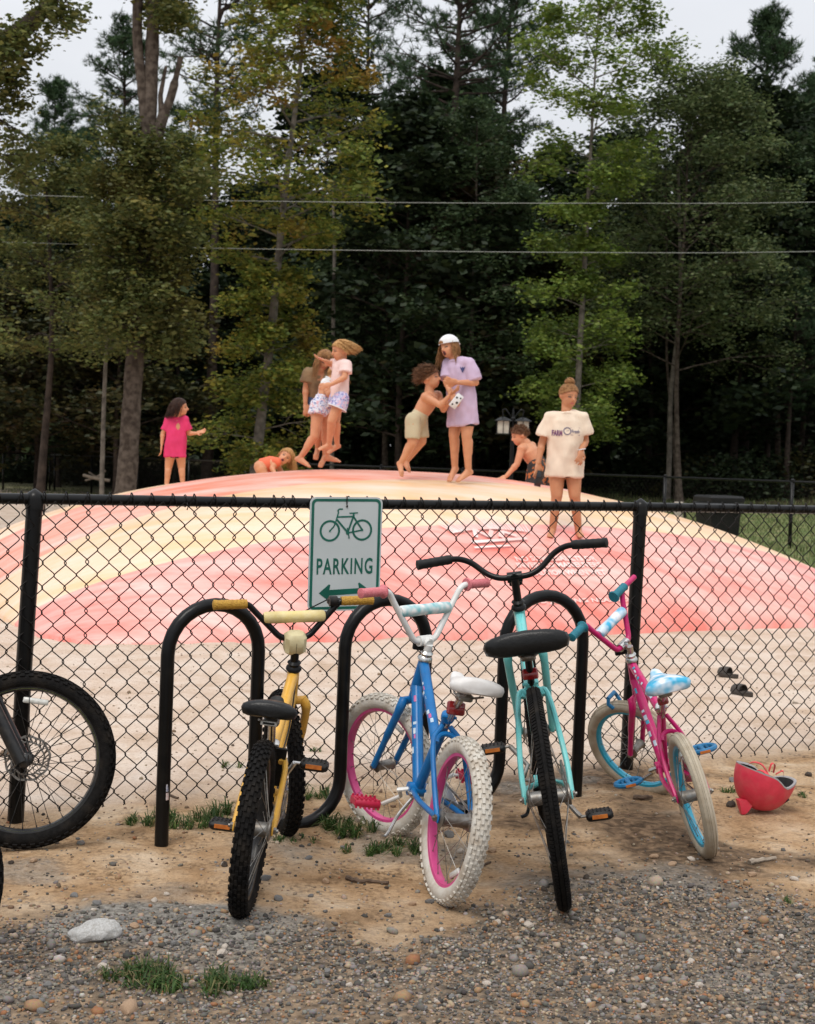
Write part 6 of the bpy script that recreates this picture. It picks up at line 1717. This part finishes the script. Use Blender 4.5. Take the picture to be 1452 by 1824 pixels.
# shirtless boy leaning
p = Person('shirtless boy in black flowered shorts leaning to touch the bounce pad', CC, 15.6, 1.0,
    dict(head=(325, 745), neck=(400, 815), shR=(350, 880, -.10), shL=(455, 850, .10), elR=(300, 1040, -.14), wrR=(190, 1165, -.16), haR=(105, 1212, -.16), elL=(560, 1000, .16), wrL=(600, 1110, .14), haL=(610, 1180, .14),
         hipR=(500, 1080, -.08), hipL=(570, 1080, .09), knR=(480, 1330, -.12), knL=(590, 1330, .08), anR=(560, 1440, -.02), anL=(640, 1440, .14), toR=(490, 1470, -.08), toL=(570, 1470, .10)),
    (-.90, -.30, -.26))
p.shorts(M['floral_black'], .85, .10, (.10, .11), seed=15.0)
p.hair(M['hair_brown'], 'short', .035, (.2, 0, .1), 260, 12, .007, 1.0, puff=1.0)
# ------------------------------------------------------------------ upturned helmet
M['helmet_red'] = pm('helmet_red', (.62, .035, .07), (.55, .03, .06), 30, .45, .1, 90, dirt=(.45, .2, .16), dscale=20, damt=.2)
M['foam'] = pm('foam', (.012, .012, .013), (.02, .02, .02), 60, .9)
M['strap'] = pm('strap', (.70, .05, .06), (.6, .04, .05), 90, .6)
hp_ = surf_pt(1348, 1446); he = empty('helmet', hp_, math.radians(12)); tag(he, 'red child helmet lying upside down on the dirt with loose straps', 'helmet')
Rt = axang((0, 1, 0), math.radians(12)) @ axang((1, 0, 0), math.radians(1))
A_, B_, C_ = .128, .105, .150
def hel(az, el, k=1.0):
    # el 0 = bottom pole, rising to the rim
    r = math.sin(el) ** .85 if el < 1.57 else 1 - .06 * (el - 1.57)
    z = C_ * (1 - math.cos(el)) if el < 1.57 else C_ + .05 * (el - 1.57) / .4
    q = V(A_ * k * r * math.cos(az), B_ * k * r * math.sin(az), C_ + (z - C_) * (k if z < C_ else 1))
    return Rt @ q
def rim(az):
    return 1.50 + .20 * (.5 + .5 * math.cos(az - math.pi)) ** 1.5 - .22 * math.exp(-((math.cos(az) - .45) / .35) ** 2) * (1.0) + .10 * (.5 + .5 * math.cos(az))
zmin = min((hel(a, e_)[2] for a in np.linspace(0, 6.28, 24) for e_ in np.linspace(.0, .9, 12)))
lift = V(0, 0, -zmin + .006)
na, ne = 40, 16
b = MB(); b.loft([[hel(2 * math.pi * j / na, max(.03, rim(2 * math.pi * j / na) * i / ne)) + lift for j in range(na)] for i in range(ne + 1)], cap=True)
b.f.pop(); b.m.pop()
b.build('shell', M['helmet_red'], he)
b = MB(); b.loft([[hel(2 * math.pi * j / na, rim(2 * math.pi * j / na) * (1.0 if i == ne else i / ne) if i else .03, 1.003 if i == ne + 1 else .90 if i < ne else .93) + lift for j in range(na)] for i in range(2, ne + 1)], cap=True)
b.f.pop(); b.m.pop()
lin = b.build('liner', M['foam'], he)
b = MB(); b.loft([[hel(2 * math.pi * j / na, rim(2 * math.pi * j / na), k_) + lift + V(0, 0, dz) for j in range(na)] for k_, dz in ((1.004, -.004), (1.0, .003), (.93, .001), (.90, -.004))], cap=False)
M['rim_grey'] = pm('rim_grey', (.32, .31, .31), (.26, .25, .25), 40, .6)
b.build('rim', M['rim_grey'], he)
fin0 = hel(math.pi * 1.12, .55) + lift
b = MB(); b.loft([[fin0 + V(x, y * .018, z) for x, y, z in ((-.035, -1, .012), (.045, -1, .020), (.045, 1, .020), (-.035, 1, .012))], [V(fin0[0] - .012 + x, fin0[1] - .01 + y * .012, .012 + z) for x, y, z in ((-.012, -1, 0), (.016, -1, 0), (.016, 1, 0), (-.012, 1, 0))], [V(fin0[0] - .014 + x, fin0[1] - .012 + y * .006, .001 + z) for x, y, z in ((-.008, -1, 0), (.008, -1, 0), (.008, 1, 0), (-.008, 1, 0))]])
b.build('fin', M['helmet_red'], he)
for az, el in ((-.55, .95), (.9, .95), (2.3, .95)):
    c = hel(az, el) + lift; nn = nrm(c - lift - Rt @ V(0, 0, C_)); b = MB(); ax1 = nrm(np.cross(nn, V(0, 0, 1))); ax2 = np.cross(nn, ax1)
    ring = [c + nn * .0015 + ax1 * .010 * math.cos(t) + ax2 * .015 * math.sin(t) for t in [2 * math.pi * q / 12 for q in range(12)]]
    b.loft([ring, [p - nn * .010 for p in ring]]); b.build('vent', M['foam'], he)
def ribbon(b, pts, w, wd):
    pts = smooth_path(pts, 5); b.loft([[p - wd * w, p + wd * w, p + wd * w + V(0, -.002, .0025), p - wd * w + V(0, -.002, .0025)] for p in pts])
for pts, wd in (([(-.03, .06, .17), (-.02, .03, .205), (.02, .02, .20), (.045, .01, .165), (.04, -.02, .14)], V(.5, .8, 0)), ([(.085, .04, .16), (.08, .02, .196), (.055, .0, .205), (.035, -.02, .18)], V(.2, 1, 0)), ([(.10, -.02, .16), (.085, -.04, .185), (.06, -.03, .17)], V(.4, .8, 0)), ([(-.04, -.02, .18), (-.01, -.05, .19), (.02, -.07, .165)], V(.6, .5, 0))):
    b = MB(); ribbon(b, [V(p[0], p[1], p[2] - .012) for p in pts], .011, nrm(wd)); b.build('strap', M['strap'], he)

# ------------------------------------------------------------------ sandals on the sand
M['sandal'] = pm('sandal', (.030, .024, .020), (.05, .04, .032), 40, .7, .3, 90, dirt=(.3, .24, .17), damt=.3)
def sandal(px, py, rz, label, L=.165, roll=0.0):
    e = empty('sandal', surf_pt(px, py), rz); e.rotation_euler = (roll, 0, rz); tag(e, label, 'sandal', 'pair of dark sandals on the sand')
    b = MB(); out = []
    for t in np.linspace(0, 2 * math.pi, 24, endpoint=False):
        x = math.cos(t); w = .036 + .008 * x - .006 * math.cos(2 * t); out.append((x * L / 2, w * math.sin(t)))
    b.loft([[V(x * .96, y * .94, .0) for x, y in out], [V(x, y, .006) for x, y in out], [V(x, y, .020 + (.006 if x < -.03 else 0)) for x, y in out], [V(x * .95, y * .9, .024) for x, y in out]])
    b.build('sole', M['sandal'], e)
    b = MB()
    for x0, h in ((.012, .046), (.040, .038)):
        ar_ = arc((x0, 0, .015), .040, 0, math.pi, 10, (0, 1, 0), (0, 0, h / .040)); b.loft([[p + V(-.020, 0, 0), p + V(.020, 0, 0), p + V(.020, 0, .006), p + V(-.020, 0, .006)] for p in ar_])
    b.build('strap', M['sandal'], e)
sandal(1297, 1206, 2.35, 'dark child sandal lying flat on the sand, farther from the fence', .15, .12)
sandal(1322, 1238, 2.15, 'dark child sandal with raised strap loop on the sand, nearer the fence', .17)

# ------------------------------------------------------------------ rocks, stones, sticks
def rock_mesh(name, seed, mat, sub=3, amp=.28, sq=(1, 1, .55)):
    bm = bmesh.new(); bmesh.ops.create_icosphere(bm, subdivisions=sub, radius=1.0)
    for v in bm.verts:
        n1 = mnoise.noise(v.co * 1.1 + Vector((seed, 0, 0))); n2 = mnoise.noise(v.co * 2.7 + Vector((0, seed, 0)))
        cell = mnoise.cell(v.co * 1.4 + Vector((seed, seed, 0)))
        v.co *= 1 + amp * n1 + amp * .45 * n2 + .05 * cell
        v.co = Vector((v.co[0] * sq[0], v.co[1] * sq[1], v.co[2] * sq[2]))
    me = bpy.data.meshes.new(name); bm.to_mesh(me); bm.free(); me.materials.append(mat)
    me.polygons.foreach_set('use_smooth', [True] * len(me.polygons)); me.set_sharp_from_angle(angle=math.radians(32))
    return me
M['white_rock'] = pm('white_rock', (.60, .59, .57), (.44, .43, .41), 14, .85, .7, 40, dirt=(.34, .30, .25), dscale=12, damt=.6)
M['tan_stone'] = pm('tan_stone', (.44, .30, .19), (.33, .21, .13), 40, .85, .5, 120)
M['grey_stone'] = pm('grey_stone', (.22, .21, .20), (.13, .125, .12), 40, .85, .5, 120)
M['pale_stone'] = pm('pale_stone', (.55, .48, .41), (.45, .38, .31), 40, .85, .5, 120)
M['dark_clod'] = pm('dark_clod', (.075, .055, .040), (.045, .033, .025), 40, .95, .6, 120)
M['stick'] = pm('stick', (.13, .085, .055), (.07, .045, .03), 30, .9, .6, 80)
M['grey_stick'] = pm('grey_stick', (.33, .27, .21), (.22, .18, .14), 30, .9, .5, 80)
rk = link('rock', rock_mesh('rock', 3.3, M['white_rock'], 4, .22, (1, .62, .42)))
rk.location = Vector(surf_pt(170, 1670, .018)); rk.scale = (.074, .074, .07); rk.rotation_euler = (.05, -.16, .25)
tag(rk, 'large white angular rock lying at the edge of the gravel', 'rock')
kinds = [('tan_stone', 'small tan stone lying loose on dirt and gravel', 'loose tan stones'), ('grey_stone', 'small grey stone lying loose on dirt and gravel', 'loose grey stones'), ('pale_stone', 'small pale stone lying loose on dirt and gravel', 'loose pale stones'), ('dark_clod', 'dark brown clod of soil on the bare dirt', 'dark clods of soil')]
rms = [[rock_mesh('stone', 5.1 + 3.7 * i + 11 * j, M[k[0]], 2, .3, (1, .8, .6)) for j in range(3)] for i, k in enumerate(kinds)]
rs_ = random.Random(31)
sp_ = [(0, 877, 1517, 9), (2, 820, 1518, 9), (1, 800, 1490, 12), (3, 838, 1575, 13), (3, 1045, 1565, 9), (0, 1165, 1528, 9), (2, 1232, 1532, 8), (1, 1305, 1392, 9), (3, 1302, 1436, 11), (0, 580, 1572, 9), (1, 612, 1512, 8), (1, 550, 1530, 8), (3, 400, 1543, 9), (1, 472, 1567, 11), (2, 275, 1605, 7), (1, 132, 1597, 9), (0, 240, 1652, 10), (2, 395, 1700, 12), (2, 400, 1688, 8), (0, 230, 1800, 22), (1, 310, 1683, 9), (2, 185, 1725, 12), (1, 110, 1697, 10), (0, 445, 1656, 9), (0, 1340, 1560, 9), (2, 1415, 1568, 9), (3, 1440, 1382, 9), (0, 735, 1612, 8), (1, 765, 1608, 8), (0, 60, 1535, 8), (2, 885, 1645, 9), (0, 918, 1668, 9), (3, 20, 1258 + 280, 7), (1, 1125, 1700, 9), (2, 1145, 1795, 11)]
for _ in range(75):
    y = rs_.uniform(1540, 1815); sp_.append((rs_.choice((0, 1, 1, 2, 2, 0, 3) if y < 1620 else (0, 1, 2, 1)), rs_.uniform(5, 1447), y, rs_.uniform(4.5, 9.5)))
for i, x, y, r_ in sp_:
    p = surf_pt(x, y); o = link('stone', rs_.choice(rms[i])); s = r_ / (F_PX / p[1]); o.scale = (s, s * rs_.uniform(.8, 1.1), s * rs_.uniform(.8, 1.2))
    o.location = Vector(p + V(0, 0, s * .25)); o.rotation_euler = (rs_.uniform(-.4, .4), rs_.uniform(-.4, .4), rs_.uniform(0, 6.28)); tag(o, kinds[i][1], 'stone' if i < 3 else 'clod', kinds[i][2])
def stick(pts, r, mat, label, name='stick'):
    q = [surf_pt(x, y, r * .8) for x, y in pts]; b = MB(); sp = smooth_path(q, 4)
    b.tube([p + V(0, 0, rs_.uniform(-.002, .003)) for p in sp], [r * (1 - .45 * k / len(sp)) * rs_.uniform(.85, 1.15) for k in range(len(sp))], 7)
    tag(b.build(name, M[mat]), label, 'stick')
stick([(617, 1567), (640, 1573), (665, 1573), (692, 1577)], .0085, 'stick', 'short brown stick on the dirt in front of the blue bike')
stick([(838, 1552), (855, 1546), (874, 1538)], .006, 'stick', 'reddish twig beside the rear tyre of the blue bike')
stick([(1335, 1540), (1358, 1535), (1382, 1533)], .010, 'grey_stick', 'flat grey piece of wood on the dirt right of the magenta bike')
stick([(1412, 1253), (1428, 1256)], .007, 'grey_stick', 'tiny pale twig on the sand beyond the fence')
stick([(300, 1418), (318, 1424)], .006, 'stick', 'thin brown twig beyond the fence near the rack leg')
stick([(1128, 1423), (1145, 1425), (1162, 1424)], .012, 'stick', 'dark bark strip under the magenta bike')
# fallen branches by the back fence
for k, (pts, r) in enumerate((([(148, 846), (170, 852), (196, 856)], .05), ([(152, 856), (175, 848), (188, 838)], .035), ([(158, 841), (172, 850), (180, 860)], .03))):
    q = [at_y(x, y, 44 + k * .4) for x, y in pts]; q = [V(p[0], p[1], max(p[2], float(ground_z(p[0], p[1])) + .05)) for p in q]
    b = MB(); b.tube(smooth_path(q, 3), r, 7); tag(b.build('fallen_branch', M['grey_stick']), ('longest', 'steeply tilted', 'shortest')[k] + ' fallen branch of the brush heap by the back fence', 'branch')
# ------------------------------------------------------------------ grass tufts
rgt = np.random.default_rng(55)
def tuft(px, py, wpx, hpx, n, label, bend=1.0):
    c = surf_pt(px, py); s = F_PX / c[1]; rx = wpx / 2 / s; h = hpx / s
    r_ = np.sqrt(rgt.uniform(0, 1, n)); a = rgt.uniform(0, 6.28, n)
    # a few crowns, each with arching blades
    nc = max(4, int(wpx / 8)); cr = np.stack([rgt.normal(0, .75, nc) * rx, rgt.uniform(-.8, .8, nc) * min(rx, .09)], -1); n = int(n * 1.25); r_ = np.sqrt(rgt.uniform(0, 1, n)); a = rgt.uniform(0, 6.28, n); w_ = rgt.integers(0, nc, n)
    P = np.stack([c[0] + cr[w_, 0] + rx * .16 * r_ * np.cos(a), c[1] + cr[w_, 1] + .035 * r_ * np.sin(a), np.zeros(n)], -1); P[:, 2] = surf_z(P[:, 0], P[:, 1]) - .004
    me = blades('blades', P - c, h * rgt.uniform(.3, 1.0, n) ** 1.3 * 1.2, rgt.uniform(.0012, .0034, n), M['grass_blade'], rgt, bend * 1.6)
    o = link('grass_tuft', me); o.location = Vector(c); tag(o, label, 'grass tuft', 'grass tufts along the fence')
tuft(325, 1466, 120, 34, 420, 'wide green grass tuft behind the end leg of the bike rack')
tuft(228, 1466, 60, 18, 160, 'thin low grass tuft beside the mountain bike wheel')
tuft(398, 1452, 40, 34, 130, 'grass tuft just left of the yellow bike rear wheel')
tuft(555, 1420, 70, 28, 220, 'loose grass tuft inside the low bend of the rack beside the yellow bike')
tuft(628, 1484, 95, 36, 420, 'dense grass tuft below the front wheel of the blue bike')
tuft(690, 1514, 90, 24, 380, 'flat spreading grass tuft in front of the blue bike front wheel')
tuft(310, 1752, 190, 34, 760, 'bright green grass clump growing in the gravel near the white rock')
tuft(385, 1742, 70, 16, 120, 'sparse end of grass beside the bright clump in the gravel')
tuft(1290, 1410, 40, 16, 90, 'small grass tuft left of the upturned helmet')
tuft(1436, 1418, 34, 10, 60, 'tiny grass tuft right of the upturned helmet')
tuft(415, 1366, 26, 16, 50, 'tiny grass tuft on the sand behind the yellow bike')
tuft(560, 1338, 26, 12, 40, 'tiny grass tuft on the sand between the yellow and blue bikes')
tuft(990, 1546, 24, 16, 30, 'small weed sprouting right of the turquoise bike tyre')
tuft(1405, 1608, 26, 14, 36, 'lone weed in the gravel far right of the bikes')
tuft(520, 1496, 60, 12, 110, 'low grass under the bend of the rack at the yellow bike front wheel')
